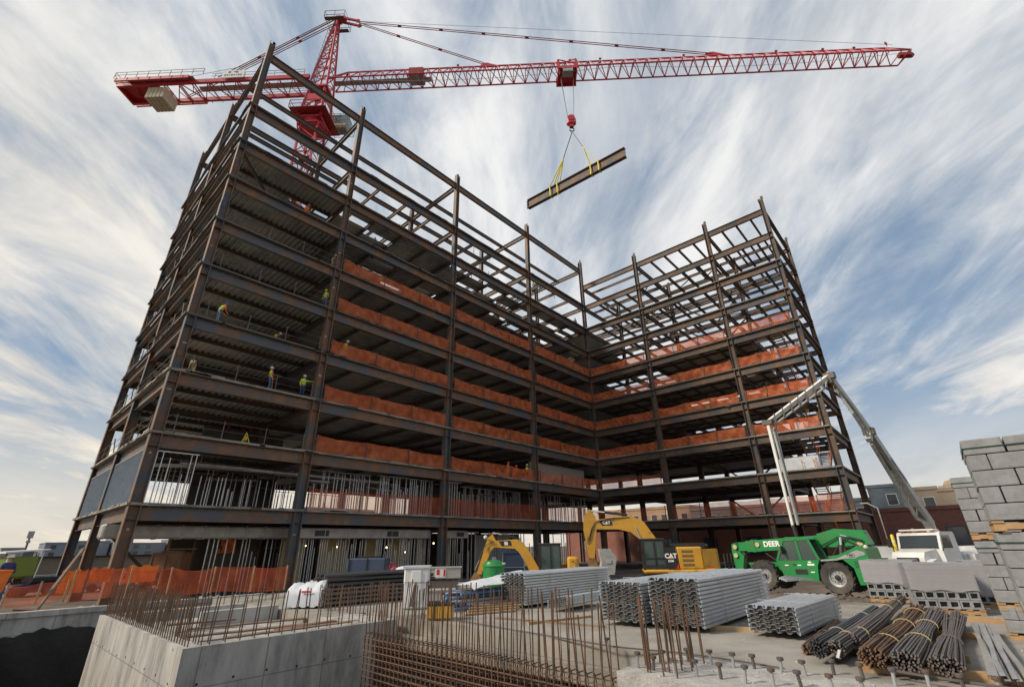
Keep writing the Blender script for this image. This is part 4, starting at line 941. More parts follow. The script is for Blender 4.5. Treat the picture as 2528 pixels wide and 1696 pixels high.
# cable guard rails on the left bay, front and side
for li in range(1,6):
    z=LZ[li]
    e=empty('cable_guardrail',(FX[0]+.5,FY[0]-.2,z),0,'thin grey cable guardrail on the %s floor above ground, left front bay'%ORD[li+1],'guardrail','cable guardrails on the left bay')
    Lr=FX[1]-FX[0]-.8
    for k in range(4): m=MB(); m.bar((.3+k*Lr/3.2,0,-.1),(.3+k*Lr/3.2,0,1.2),.05); m.build('post',gray_steel,e)
    m=MB()
    for h in(.55,1.1): m.tube([(0,0,h)]+[((k+.5)*Lr/6,0,h-.03) for k in range(6)]+[(Lr,0,h)],.014,4)
    m.build('cable',cable,e)
    e=empty('cable_guardrail',(FX[0]-.3,FY[0]+.4,z),0,'thin rusty guardrail with leaning posts on the %s floor above ground, left end'%ORD[li+1],'guardrail','guardrails on the left end')
    for k in range(8): m=MB(); y=.6+k*2.4; m.bar((0,y,-.1),(random.uniform(-.2,.1),y+random.uniform(-.1,.2),1.15),.05); m.build('post',steel2,e)
    m=MB()
    for h in(.55,1.08): m.tube([(0,y,h+random.uniform(-.06,.06)) for y in (0,3,6,9,12,15,18.5)],.016,4)
    m.build('cable',cable,e)
# ------------------------------------------------------------ stud walls
def studs(p,q,z,h,n,label,mt=stud_m,gap=.15,w_=.09,missing=.15,name='stud_partition',ragged=True):
    p,q=V(p),V(q); e=empty(name,(p.x,p.y,z),0,label,'stud wall','metal stud walls on the lower floors'); d=(q-p); rd=random.Random(int(p.x*7+z*3+p.y))
    m=MB(); m.bar((0,0,.03),d+V((0,0,.03)),w_,.04); 
    if h>2.9: m.bar((0,0,h),d+V((0,0,h)),w_,.05)
    m.build('track',mt,e)
    for k in range(n):
        if rd.random()<missing: continue
        c=d*((k+rd.uniform(.2,.8))/n) if ragged else d*((k+.5)/n); hh=h if (rd.random()<.75 or not ragged) else h*rd.uniform(.55,.9)
        m=MB(); a=V((d.y,-d.x,0)).normalized(); u=d.normalized(); s_=w_/2
        for t_,ln in((-.5,1),): pass
        m.add([c-a*s_+u*.02,c-a*s_-u*.02,c+a*s_-u*.02,c+a*s_+u*.02,c-a*s_+u*.02+V((0,0,hh)),c-a*s_-u*.02+V((0,0,hh)),c+a*s_-u*.02+V((0,0,hh)),c+a*s_+u*.02+V((0,0,hh))],[(0,3,2,1),(4,5,6,7),(0,1,5,4),(1,2,6,5),(2,3,7,6),(3,0,4,7)])
        m.build('stud',mt,e)
    return e
z1=LZ[0]+.0
studs((6.3,34.6,z1),(8.6,34.6,z1),z1,3.0,7,'few bright metal studs beside the left corner column on the first floor above ground',missing=.2)
studs((8.6,38,z1),(15,38,z1),z1,2.2,24,'low grey metal studs standing inside the left bay of the first floor above ground',gap=.2,missing=.2)
for (xa,xb,y,n,h,l) in ((7,14.8,41.2,22,3.1,'second row of grey metal studs deep inside the left bay, first floor'),(6.5,13,49.5,20,3.1,'row of metal studs along the far side of the left bay, first floor'),(15.8,28,41.0,44,3.1,'deep row of grey metal studs, first floor, between second and third columns'),(15.6,28.4,52.8,40,3.1,'back row of metal studs near the far face, first floor, between second and third columns')):
    studs((xa,y,z1),(xb,y,z1),z1,h,n,l,missing=.2)
studs((16,40.5,.02),(28.2,40.5,.02),.02,4.1,44,'deep row of metal studs at ground level between second and third columns',missing=.2)
studs((5.85,34.9,z1),(5.85,43.6,z1),z1,3.1,30,'grey blue metal stud infill panel in the left end wall, near bay',mt=stud_b,missing=.0,ragged=False,w_=.12)
studs((5.85,44.2,z1),(5.85,52.9,z1),z1,3.1,30,'grey blue metal stud infill panel in the left end wall, far bay',mt=stud_b,missing=.0,ragged=False,w_=.12)
for y,(c0,c1) in ((35.2,(43.9-1,43.9)),):
    pass
for (xa,xb,y,n,h,l) in ((16,22,36.2,24,3.1,'bright metal studs behind the thin net, first floor, just right of the second column'),(22.2,28.3,35.6,28,3.1,'dense bright metal studs left of the third column, first floor above ground'),(29.2,31.2,35.0,6,3.1,'four bright full height studs just right of the third column, first floor'),(32.5,41.6,36.4,40,3.0,'row of grey metal studs behind the net between third and fourth columns'),(42.6,54.5,36.2,30,3.1,'sparse bright metal studs near the inner corner, first floor above ground')):
    studs((xa,y,z1),(xb,y,z1),z1,h,n,l)
for (xa,xb,y,n,l) in ((11,16,37.4,20,'white metal studs at ground level left of the second column'),(16,22.3,36.0,34,'cluttered metal studs at ground level just right of the second column'),(22.6,28.3,35.6,34,'dense metal studs at ground level left of the third column'),(29.3,34,35.4,18,'metal studs at ground level right of the third column'),(36,41.6,36.0,26,'metal studs at ground level behind the smaller excavator boom'),(43,52,37.0,22,'metal studs at ground level behind the smaller excavator cab')):
    studs((xa,y,.02),(xb,y,.02),.02,4.1,n,l,missing=.22)
# sheathing and dark rooms at ground level inside
def panel(name,a,b,mt,label,cat):
    o=MB().bb(a,b).build(name,mt); c=((a[0]+b[0])/2,(a[1]+b[1])/2,min(a[2],b[2])); o.data.transform(Matrix.Translation(V((-c[0],-c[1],-c[2])))); o.location=c; return tag(o,label,cat)
for k,(xa,xb) in enumerate(((16.5,18.2),(19.5,22),(23.6,25.2),(26,28.2),(29.3,30.4),(33,33.7))):
    tag(panel('sheathing_board',(xa,38.6+k*.1,.1),(xb,38.66+k*.1,3.9),sheath,'pale yellow sheathing board behind the ground floor studs, %s from the left'%['first','second','third','fourth','fifth','sixth'][k],'board'),group='yellow sheathing boards')
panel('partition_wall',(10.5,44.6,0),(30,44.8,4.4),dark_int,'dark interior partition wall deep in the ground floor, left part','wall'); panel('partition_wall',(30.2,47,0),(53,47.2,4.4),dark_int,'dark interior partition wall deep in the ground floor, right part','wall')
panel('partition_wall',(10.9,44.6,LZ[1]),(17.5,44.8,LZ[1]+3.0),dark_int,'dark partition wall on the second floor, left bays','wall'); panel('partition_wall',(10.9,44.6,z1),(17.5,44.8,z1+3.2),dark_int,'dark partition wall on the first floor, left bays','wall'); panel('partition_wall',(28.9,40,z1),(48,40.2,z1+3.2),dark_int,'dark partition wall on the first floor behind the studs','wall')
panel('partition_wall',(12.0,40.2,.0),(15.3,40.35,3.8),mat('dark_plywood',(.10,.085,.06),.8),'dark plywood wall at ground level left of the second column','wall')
panel('partition_wall',(36.5,38.5,.0),(41.8,38.62,4.0),greybox,'pale grey wall board at ground level behind the smaller excavator','wall')
panel('partition_wall',(43.2,36.2,LZ[1]),(54.6,36.4,LZ[1]+2.6),greybox,'grey wall board on the second floor near the inner corner','wall')
for k,(x,y,z) in enumerate(((20.3,37.4,3.0),(24.6,36.9,2.9),(26.8,37.2,2.5),(29.6,36.8,3.2),(17.6,37.2,3.1))):
    e=empty('work_light',(x,y,z),0,'glowing temporary work light hanging behind the ground floor studs, %s from the left'%['third','fourth','fifth','last','first'][k],'work light','temporary work lights')
    m=MB(); m.ball((0,0,0),.07); m.build('bulb',bulb,e,True); m=MB(); m.tube([(0,0,.1),(0,0,1.6)],.012,4); m.build('cord',black,e)
# ducts and pipes
m=MB(); m.bevbox((0,0,0),(11.5,1.2,.75),.08)
for k in range(10): m.box((-5.6+k*1.25,0,0),(.06,1.28,.83))
o=m.build('air_duct',duct); o.location=(10.9,36.6,3.95); tag(o,'large pale ribbed air duct hanging below the first floor at the left corner','duct')
m=MB(); m.bevbox((0,0,0),(12.0,.9,.72),.05)
for k in range(7): m.box((-5.9+k*1.95,0,0),(.05,.95,.78))
o=m.build('air_duct',duct); o.location=(22.0,35.7,3.93); tag(o,'long pale air duct with dark vents below the first floor, middle bay','duct')
for k,x in enumerate((-4.2,2.0)): q=MB(); q.box((x,-.455,0),(1.1,.03,.4)); q.build('vent',black,o)
m=MB(); m.bevbox((0,0,0),(3.0,.9,.7),.05); o=m.build('air_duct',duct); o.location=(31.0,35.7,3.93); tag(o,'short pale air duct right of the third column','duct'); q=MB(); q.box((.5,-.455,0),(.9,.03,.35)); q.build('vent',black,o)
m=MB(); m.tube([(0,0,0),(16,0,-.0)],.16,12)
for k in range(7): m.tube([(1+k*2.4,0,0),(1.08+k*2.4,0,0)],.185,12)
o=m.build('pipe',stud_m,smooth=True); o.location=(8.2,37.0,LZ[0]+2.75); tag(o,'long bright silver pipe under the second floor of the left bays','pipe')
m=MB(); m.bar((0,0,0),(-3.0,-.9,-.35),.35,.2); o=m.build('cable_tray',duct); o.location=(9.0,37.0,LZ[0]+2.65); tag(o,'dusty cable tray hanging off the silver pipe, left bay','cable tray')
for k in range(30):
    x=random.uniform(8,40); y=random.uniform(35.8,44); m=MB(); rr=random.uniform(.05,.14); m.tube([(0,0,0),(random.uniform(1.5,5),random.uniform(-1.5,1.5),random.uniform(-.2,.2))],rr,7); m.bar((.3,0,0),(.3,0,.7),.03); o=m.build('hanging_pipe',random.choice([rimg,duct,gray_steel])); o.location=(x,y,LZ[0]+random.uniform(2.3,3.0)); tag(o,'short grey pipe hanging under the second floor slab',"pipe",'grey pipes under the second floor')
m=MB()
for k in range(5): m.tube([(0,k*.12,k%2*.08),(5.6,k*.12,k%2*.08)],.07,6)
o=m.build('tube_stack',white); o.location=(16.2,34.9,LZ[0]+.12); tag(o,'white tubes stacked on the first floor edge right of the second column','tubes')
# ------------------------------------------------------------ foreground concrete
BX0,BX1,BY0,BY1=3.25,6.95,11.05,18.9
m=MB(); wl=.42
fb=empty('foundation_block',(BX0,BY0,0),0,'pale grey concrete foundation block with starter bars at the lower left','foundation')
ox=lambda b:[(x-BX0,y-BY0,z) for x,y,z in b.v]
m.bb((BX0,BY0,PITZ),(BX1,BY0+wl,SL)); m.bb((BX0,BY0+wl,PITZ),(BX0+wl,BY1,SL-.001)); m.bb((BX0+wl,BY1-wl,PITZ),(BX1,BY1,SL-.002)); m.bb((BX1-.004,BY0+.01,PITZ),(BX1+.02+.9,BY0+2.2,SL-.006)); m.bb((BX0+wl,BY0+wl,PITZ),(BX1+.9,BY1-wl,SL-.26)); m.v=ox(m)
def wallmat():
    m=bpy.data.materials.new('board_marked_concrete'); m.use_nodes=True; nt=m.node_tree; N=nt.nodes; L=nt.links; b=N['Principled BSDF']; b.inputs['Roughness'].default_value=.88
    tc=N.new('ShaderNodeTexCoord'); mp=N.new('ShaderNodeMapping'); mp.inputs['Scale'].default_value=(1,1,.28); L.new(tc.outputs['Object'],mp.inputs[0])
    n1=N.new('ShaderNodeTexNoise'); n1.inputs['Scale'].default_value=2.2; n1.inputs['Detail'].default_value=9; n1.inputs['Roughness'].default_value=.7; L.new(mp.outputs[0],n1.inputs['Vector'])
    r=N.new('ShaderNodeValToRGB'); cr_=r.color_ramp; cr_.elements[0].position=.32; cr_.elements[0].color=(.17,.16,.15,1); cr_.elements[1].position=.70; cr_.elements[1].color=(.50,.485,.45,1); e=cr_.elements.new(.5); e.color=(.36,.35,.33,1); L.new(n1.outputs[0],r.inputs[0])
    vo=N.new('ShaderNodeTexVoronoi'); vo.inputs['Scale'].default_value=2.3; L.new(tc.outputs['Object'],vo.inputs['Vector']); r2=N.new('ShaderNodeMapRange'); r2.inputs[1].default_value=.045; r2.inputs[2].default_value=.075; L.new(vo.outputs['Distance'],r2.inputs[0])
    x=N.new('ShaderNodeMix'); x.data_type='RGBA'; x.inputs[6].default_value=(.05,.048,.045,1); L.new(r2.outputs[0],x.inputs[0]); L.new(r.outputs[0],x.inputs[7])
    # formwork joints
    sp=N.new('ShaderNodeSeparateXYZ'); L.new(tc.outputs['Object'],sp.inputs[0])
    ad=N.new('ShaderNodeMath'); ad.operation='ADD'; L.new(sp.outputs[0],ad.inputs[0]); L.new(sp.outputs[1],ad.inputs[1])
    def line(src,per,off,wd):
        a=N.new('ShaderNodeMath'); a.operation='ADD'; L.new(src,a.inputs[0]); a.inputs[1].default_value=off+100*per
        q=N.new('ShaderNodeMath'); q.operation='MODULO'; L.new(a.outputs[0],q.inputs[0]); q.inputs[1].default_value=per
        c=N.new('ShaderNodeMath'); c.operation='COMPARE'; L.new(q.outputs[0],c.inputs[0]); c.inputs[1].default_value=per/2; c.inputs[2].default_value=wd; return c.outputs[0]
    l1=line(ad.outputs[0],1.22,.3,.013); l2=line(sp.outputs[2],1.1,.0,.010); mx=N.new('ShaderNodeMath'); mx.operation='MAXIMUM'; L.new(l1,mx.inputs[0]); L.new(l2,mx.inputs[1]); ml=N.new('ShaderNodeMath'); ml.operation='MULTIPLY'; L.new(mx.outputs[0],ml.inputs[0]); ml.inputs[1].default_value=.55
    y=N.new('ShaderNodeMix'); y.data_type='RGBA'; L.new(ml.outputs[0],y.inputs[0]); L.new(x.outputs[2],y.inputs[6]); y.inputs[7].default_value=(.09,.085,.08,1); L.new(y.outputs[2],b.inputs['Base Color'])
    bp=N.new('ShaderNodeBump'); bp.inputs['Strength'].default_value=.5; bp.inputs['Distance'].default_value=.03; L.new(n1.outputs[0],bp.inputs['Height']); L.new(bp.outputs[0],b.inputs['Normal']); return m
wallm=wallmat(); m.build('wall_body',wallm,fb)
for k in range(9):
    for zz in (.62,-.5):
        if k<6: q=MB(); q.lathe([(.015,-.0),(.024,-.004)],(.35+k*.61,0,zz+random.uniform(-.03,.03)),1,10); q.build('tie_hole',black,fb)
        q=MB(); q.lathe([(.015,-.0),(.024,-.004)],(0,.4+k*.85,zz+random.uniform(-.03,.03)),0,10); q.build('tie_hole',black,fb)
bars=[]
def sbar(x,y,h,z=SL-.05,lean=.04,r=.0125,base=(BX0,BY0)):
    b=MB(); a=random.uniform(-lean,lean); c=random.uniform(-lean,lean); hh=h*random.uniform(.94,1.05)
    b.tube([(x-base[0],y-base[1],z),(x-base[0]+a*.5,y-base[1]+c*.5,z+hh*.5),(x-base[0]+a,y-base[1]+c,z+hh)],r,5); return (math.hypot(x,y),b)
y=BY0+.12
while y<BY1: 
    bars.append(sbar(BX0+.1,y,.85)); bars.append(sbar(BX0+.32,y+random.uniform(-.03,.03),.85)); y+=.17
x=BX0+.45
while x<BX1+.9: 
    bars.append(sbar(x,BY0+.1,.85)); bars.append(sbar(x+.04,BY0+.32,.85)); x+=.27
for k in range(16): bars.append(sbar(BX1+.9+random.uniform(-.2,.05),BY0+1.8+k*.14,.7))
x=BX0+.5
while x<BX1+1.2: bars.append(sbar(x,BY1-.2,.75)); x+=.22
limited_MB=bars
def limited2(bms,name,mt,parent,n=98):
    bms=sorted(bms,key=lambda t:t[0])
    for d,b in bms[:n]: b.build(name,mt,parent)
    if len(bms)>n:
        m=MB()
        for d,b in bms[n:]: m.merge(b)
        tag(m.build(name,mt,parent),kind='stuff')
limited2(bars,'starter_bar',rebar,fb)
# planks on the block
for k,(x0,y0,x1,y1,mt_) in enumerate(((4.2,12.3,6.9,12.0,ply_r),(4.6,12.9,7.4,12.6,ply_r),(4.0,13.6,6.6,13.2,wood_d),(4.3,14.6,7.2,14.0,wood_d),(4.1,15.6,5.6,15.3,ply_r),(5.4,12.2,7.3,12.5,ply_r),(4.2,11.8,7.2,11.75,wood_d))):
    p0=V((x0,y0,SL-.20+.03*k)); p1=V((x1,y1,SL-.20+.03*k)); m=MB(); m.bar((0,0,0),p1-p0,.22,.035); o=m.build('plank',mt_); o.location=p0; tag(o,'%s plank lying inside the rim of the foundation block, number %s from the front'%(('reddish' if mt_ is ply_r else 'weathered brown'),['two','three','five','six','seven','four','one'][k]),'plank','loose planks on the foundation block')
m=MB(); m.bb((4.9,15.7,SL-.25),(6.9,15.95,SL+.12)); o=m.build('low_concrete_wall',conc); tag(o,'low pale concrete kerb wall standing behind the planks on the block','wall')
# retaining wall with black waterproofing
rw=empty('retaining_wall',(1.2,22.36,0),0,'concrete retaining wall with torn black waterproofing at the lower left','wall')
m=MB(); m.bb((-1.2,0,PITZ),(8.0,.35,1.17)); m.bb((-1.2,-.06,1.02),(8.0,.0,1.175)); m.build('wall_body',wallm,rw)
g=[]
for i in range(41):
    x=-1.1+i*.2; top=.55-.13*math.sin(i*.35)+random.uniform(-.06,.06)+(.10 if i>20 else 0); g.append([V((x,-.03-.015*math.sin(i*.9+j),PITZ+(top-PITZ)*j/8)) for j in range(9)])
MB().sheet(g).build('waterproofing_sheet',black_w,rw,True)
# earth bank left: loose timber
for k in range(6):
    p0=V((random.uniform(-1.5,.6),random.uniform(19.5,22),.9)); m=MB(); m.bar((0,0,0),(random.uniform(-.9,1.2),random.uniform(-.5,.5),random.uniform(-.1,.15)),.12,.05); o=m.build('scrap_timber',wood_d); o.location=p0; tag(o,'short scrap of timber lying on the earth bank at the left edge','timber','scrap timber on the bank')
# rebar curtain in the pit
rc=empty('rebar_cage',(6.6,4.1,0),0,'dense rusty rebar cage of the unfinished pit wall with tall projecting bars','rebar cage')
vb=[]; y=.08
Lc=6.35
k=0
while y<Lc:
    for dx in(0,.22):
        b=MB(); hh=random.choice([.95,1.0,1.05,1.1,.75]) if dx==0 else random.choice([.9,1.0,1.05]); a=random.uniform(-.07,.07); c=random.uniform(-.06,.06)
        b.tube([(dx,y,PITZ),(dx,y,1.08),(dx+a,y+c,1.1+hh)],.0125,5); vb.append((y+dx,b))
    y+=.145; k+=1
for k_ in range(26):
    dx=random.uniform(.05,1.5); b=MB(); yy_=-.08-random.uniform(0,.75); b.tube([(dx,yy_,1.0),(dx+random.uniform(-.05,.05),yy_+random.uniform(-.05,.05),1.1+random.choice([.7,.85,.95,1.0]))],.0125,5); vb.append((3+dx,b))
limited2(vb,'vertical_bar',rebar,rc)
m=MB(); z=1.02
while z>PITZ: 
    for dx in(-.02,.24): m.tube([(dx,-.0,z+random.uniform(-.006,.006)),(dx,Lc/2,z+random.uniform(-.012,.012)),(dx,Lc,z)],.011,4)
    z-=.115
tag(m.build('horizontal_bars',rebar,rc))
m=MB(); y=.05
while y<Lc: m.tube([(-.03,y,.82),(-.03,y+.02,1.05),(.02,y+.03,1.10),(.2,y+.03,1.10),(.25,y+.02,1.05),(.25,y,.82)],.010,4); y+=.145
m.build('hooked_ties',rebar,rc); m=MB(); m.bb((.30,.1,PITZ),(.34,Lc,.88)); m.build('shade_backing',black_w,rc)  # black panel added behind the bars so the pit reads as deep shade
# steel studs on the ledge
zz=[((878,388),(882,445)),((972,393),(980,455)),((1068,405),(1076,470)),((1162,417),(1168,475)),((1274,425),(1284,490)),((1381,438),(1390,505)),((1505,452),(1512,500)),((812,433),(820,495)),((909,434),(918,508)),((1015,450),(1022,520)),((1116,458),(1126,538)),((1240,472),(1250,550)),((1358,485),(1372,556)),((1498,502),(1512,575)),((1636,512),(1650,590)),((1630,466),(1640,520)),((1757,470),(1778,550)),((1905,480),(1928,560)),((2060,496),(2085,580)),((2218,510),(2240,595)),((530,345),(532,392)),((722,420),(727,482)),((655,400),(660,470)),((765,395),(770,455))]
st0=None
for k,((hx,hy),(bx_,by_)) in enumerate(zz):
    D=((1200+bx_/1.7598)/K,(1380+by_/1.7598)/K); p=onz(D[0],D[1],SL+.004); v=ray((1200+hx/1.7598)/K,(1380+hy/1.7598)/K); t=(v.x*p.x+v.y*p.y)/(v.x**2+v.y**2); h=max(.17,min(.32,EYE+v.z*t-p.z))
    e=empty('headed_stud',p,random.uniform(0,6),'grey steel stud with a mushroom head set in the rough concrete ledge','stud','headed studs in the concrete ledge')
    m=MB(); lx,ly=random.uniform(-.02,.02),random.uniform(-.02,.02); m.tube([(0,0,-.03),(lx,ly,h-.03)],.021,8); m.build('shank',rimg if k%3 else gray_steel,e,True); m=MB(); m.lathe([(.042,h-.035),(.045,h-.02),(.042,h)],(lx,ly,0),2,12); m.build('head',steel2 if k%2 else gray_steel,e,True)
m=MB(); pts=[onz(x_,y_,SL+.03) for x_,y_ in((960,1400),(1150,1433),(1400,1475),(1560,1490),(1700,1510),(1790,1525))]; m.tube(pts,.012,5); o=m.build('ground_rod',gray_steel); tag(o,'thin steel rod lying along the seam between slab and ledge','rod')
m=MB(); pts=[onz(x_,y_,SL+.10) for x_,y_ in((2040,1530),(2085,1538),(2150,1548),(2337,1575))]; m.tube(pts,.016,6); m.ball(tuple(pts[0]),.045,8); o=m.build('ground_rod',gray_steel); tag(o,'thin steel rod with a rusty ball end lying on the ledge at the lower right','rod')
# ------------------------------------------------------------ metal deck bundles
def sheetprof(nf,pw,hp,z0,y0):
    pr=[]
    for i in range(nf):
        c=y0+i*pw; pr+=[(c,z0),(c+.16*pw,z0),(c+.30*pw,z0+hp),(c+.70*pw,z0+hp),(c+.82*pw,z0)]
    pr.append((y0+nf*pw,z0)); return pr
def deck_bundle(p,Lx,nf,pw,ns,pz,rz,label,tilt=0,jit=.03,z_off=.1):
    e=empty('deck_bundle',(p[0],p[1],SL+z_off),rz,label,'metal decking','bundles of metal decking')
    if tilt: e.rotation_euler=(tilt,0,rz)
    for k in range(ns):
        z=k*pz; x0=random.uniform(-jit,jit); x1=Lx+random.uniform(-jit,jit)*2; y0=random.uniform(-.004,.004)
        pr=sheetprof(nf,pw,.050,z,y0); t=.003; m=MB(); n=len(pr)
        top=[V((x0,-y,zz+t)) for y,zz in pr]; bot=[V((x0,-y,zz)) for y,zz in pr]; top2=[v+V((x1-x0,0,0)) for v in top]; bot2=[v+V((x1-x0,0,0)) for v in bot]
        m.add(top+top2,[(i,i+1,i+1+n,i+n) for i in range(n-1)]); m.add(bot+bot2,[(i+n,i+1+n,i+1,i) for i in range(n-1)])
        m.add(bot+top,[(i,i+1,i+1+n,i+n) for i in range(n-1)])
        # turned-down edge lips that show as ribs on the side
        for yy in(0,nf*pw): m.bar((x0,-yy-y0,z+.012),(x1,-yy-y0,z+.012),.010,pz*.62); m.bar((x0,-yy-y0,z+.012+pz*.2),(x1,-yy-y0,z+.012+pz*.2),.03,.010)
        m.build('deck_sheet',galv,e)
        m=MB()
        for i in range(nf): m.box((x0+.012,-(y0+(i+.5)*pw),z+.034),(.02,pw*.42,.04))
        if k%1==0: m.build('end_shadow_gap',black,e) if False else None
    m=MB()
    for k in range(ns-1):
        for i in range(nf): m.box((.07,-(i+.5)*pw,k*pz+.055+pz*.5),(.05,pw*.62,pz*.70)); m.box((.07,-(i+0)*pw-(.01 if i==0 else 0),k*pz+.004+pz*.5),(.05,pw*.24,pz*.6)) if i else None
    m.build('flute_shade_fill',rubber,e)  # black fills added inside the flute ends to stand for their deep shade
    for x in(.25*Lx,.8*Lx):
        m=MB(); w_=nf*pw; h=ns*pz; m.tube([(x,.04,-.02),(x,.04,h),(x,-w_-.04,h),(x,-w_-.04,-.02)],.008,4); m.build('strap',rimg,e)
    return e
A=onz(1158,1387,SL); B_=onz(1375,1430,SL); C=onz(1505,1438,SL); Dd=onz(1722,1452,SL); Ee=onz(1245,1395,SL)
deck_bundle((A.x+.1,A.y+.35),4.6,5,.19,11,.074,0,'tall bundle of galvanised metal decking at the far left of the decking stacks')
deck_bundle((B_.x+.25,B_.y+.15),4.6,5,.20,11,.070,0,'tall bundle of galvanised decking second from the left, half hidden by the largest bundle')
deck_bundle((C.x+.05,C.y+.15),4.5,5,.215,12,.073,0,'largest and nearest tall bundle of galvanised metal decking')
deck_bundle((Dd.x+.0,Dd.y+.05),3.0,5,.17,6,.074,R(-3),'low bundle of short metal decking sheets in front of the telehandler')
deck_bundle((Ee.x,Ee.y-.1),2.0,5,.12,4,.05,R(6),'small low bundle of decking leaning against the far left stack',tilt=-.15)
p=onz(1815,1368,SL); 
for k in range(4):
    m=MB(); m.tube([(0,0,0),(.5,-.35+k*.1,.03),(.9,-.6+k*.12,.0)],.035,4); o=m.build('sheet_metal_strip',galv); o.location=(p.x-.55,p.y+.05*k,SL+.54+.02*k); tag(o,'bent galvanised strip lying across the low decking bundle','metal strip','bent strips on the low bundle')
# ------------------------------------------------------------ bundles of short rebars
def rb_bundle(D0,D1,wd,ht,n,mt,label,ties,seed,flare=.0,z_off=.10,tiem=None,twist=.8):
    rd=random.Random(seed); a=onz(D0[0],D0[1],SL+z_off+ht*.5); b_=onz(D1[0],D1[1],SL+z_off+ht*.5); d=(b_-a)*1.15; Ld=d.length; u=d/Ld; s_=V((-u.y,u.x,0))
    e=empty('rebar_bundle',(a.x,a.y,SL+z_off),math.atan2(u.y,u.x),label,'rebar bundle','tied rebar bundles on the slab')
    k=0; pts=[]
    rings=int(n**.5*1.1)
    while len(pts)<n:
        r=math.sqrt(rd.random()); t=rd.uniform(0,2*PI); pts.append((r,t))
    pts=[(math.sqrt((i+.5)/n),i*2.39996) for i in range(n)]
    for r,t in pts:
        m=MB(); q=[]; sh=rd.uniform(-.06,.06); tw=rd.uniform(-.4,.4)*twist
        for j in range(7):
            f=j/6; sq=1+flare*(abs(f-.5)*2-.6)+.06*math.sin(f*9+seed); tt=t+tw*(f-.3)
            q.append((sh+f*Ld,math.cos(tt)*r*wd/2*sq,ht/2+math.sin(tt)*r*ht/2*min(1.15,sq)+.015*math.sin(f*5+t)))
        m.tube(q,.0135,5); m.build('bar',mt,e)
    for f in ties:
        m=MB(); sq=1+flare*(abs(f-.5)*2-.6)+.12; m.tube([(f*Ld+.05*math.sin(t),math.cos(t)*wd/2*sq,ht/2+math.sin(t)*ht/2*sq) for t in [R(x) for x in range(-30,211,24)]],.008,5); m.build('tie',tiem or wood,e)
    return e
creamt=mat('cream_tie',(.42,.33,.16),.8)
rb_bundle((1842,1482),(1900,1425),.16,.10,26,rebar,'small brown rebar bundle with flattened end, leftmost beside the low decking bundle',(.5,),1,z_off=.02)
rb_bundle((1868,1478),(1985,1400),.24,.20,58,rebar_e,'blackish rebar bundle, second from the left',(.25,.7),2,tiem=rimg)
rb_bundle((1908,1480),(2035,1385),.22,.21,52,rebar_d,'long grey rebar bundle with white rags on its brown end, lower one of the pair',(.12,.75),3,tiem=creamt)
rb_bundle((1948,1465),(2050,1375),.20,.20,46,rebar_d,'grey rebar bundle with a white rag lying just right of the other ragged bundle',(.1,.8),4,tiem=creamt)
rb_bundle((1990,1500),(2090,1402),.31,.22,80,rebar,'thick brown rebar bundle with wavy bars and a straw coloured tie',(.2,.55,.85),5,flare=.25,tiem=creamt,twist=1.8)
rb_bundle((2066,1508),(2128,1408),.31,.20,80,rebar_d,'flaring grey rebar bundle with a yellow cord, second from the right',(.3,.62),6,flare=.35,tiem=creamt)
rb_bundle((2158,1518),(2178,1415),.30,.18,76,rebar_d,'brownish grey rebar bundle pointing at the viewer, rightmost of the bundles',(.35,.75),7,flare=.45,tiem=rebar_d)
for k,(x,y_) in enumerate(((1895,1462),(1915,1466),(1940,1458),(1900,1478))):
    c=onz(x,y_,SL+.20)-V((.12,.1,0)); g=[[V((0,i*.02-.04,-j*.03)) +V((-.015*j,0,0)) for j in range(4)] for i in range(5)]; m=MB().sheet(g); m.merge(MB().sheet([[v+V((.006,0,.006)) for v in r] for r in g])); o=m.build('rag',tarp); o.location=c; o.rotation_euler=(0,0,random.uniform(-1,1)); tag(o,'small white rag stuck on the ends of the tied rebar','rag','white rags on the rebar ends')
# silver channels at right
p0=onz(2240,1430,SL+.12); p1=onz(2300,1560,SL+.12)
sc_=empty('sheet_metal_pile',(p0.x,p0.y,SL+.1),math.atan2((p1-p0).y,(p1-p0).x),'pile of bent silver sheet metal channels at the lower right','metal channels')
for k in range(7):
    m=MB(); Lp=(p1-p0).length; y0=-.14+k*.045; x=random.uniform(-.1,.1); zz_=random.uniform(0,.07); m.add([V((x+Lp*i/5,y0+.008*math.sin(i*2+k)+.04*math.sin(k*3+i*.35)+dy,zz_+dz)) for i in range(6) for dy,dz in((0,0),(.0,.045),(.05,.05),(.055,.0))],[(i*4+j,i*4+j+1,i*4+j+5,i*4+j+4) for i in range(5) for j in range(3)])
    m.merge(MB().add([V(v)+V((.002,.004,-.004)) for v in m.v],m.f)); m.build('channel',rimg if k%2 else duct,sc_)
# timbers on the slab
def timber(D0,D1,w_=.09,h=.09,mt=wood,label='',z=0):
    a=onz(D0[0],D0[1],SL); b_=onz(D1[0],D1[1],SL); m=MB(); m.bar((0,0,h/2+z),V((b_.x-a.x,b_.y-a.y,h/2+z)),w_,h); o=m.build('timber',mt); o.location=a; tag(o,label,'timber','squared timbers on the slab')
timber((1960,1530),(2337,1562),.09,.10,label='long yellow squared timber nearest the viewer behind the studs')
timber((1985,1492),(2215,1512),.09,.09,label='squared timber under the front ends of the rebar bundles')
timber((1620,1437),(1722,1442),.10,.08,label='squared timber between the largest and the low decking bundles')
timber((2060,1445),(2290,1462),.09,.09,label='squared timber crossing under the middle of the rebar bundles')
timber((2090,1408),(2330,1426),.09,.09,label='squared timber just in front of the wrapped block pallets')
timber((1205,1425),(1350,1408),.07,.05,label='thin timber on the slab in front of the far left decking')
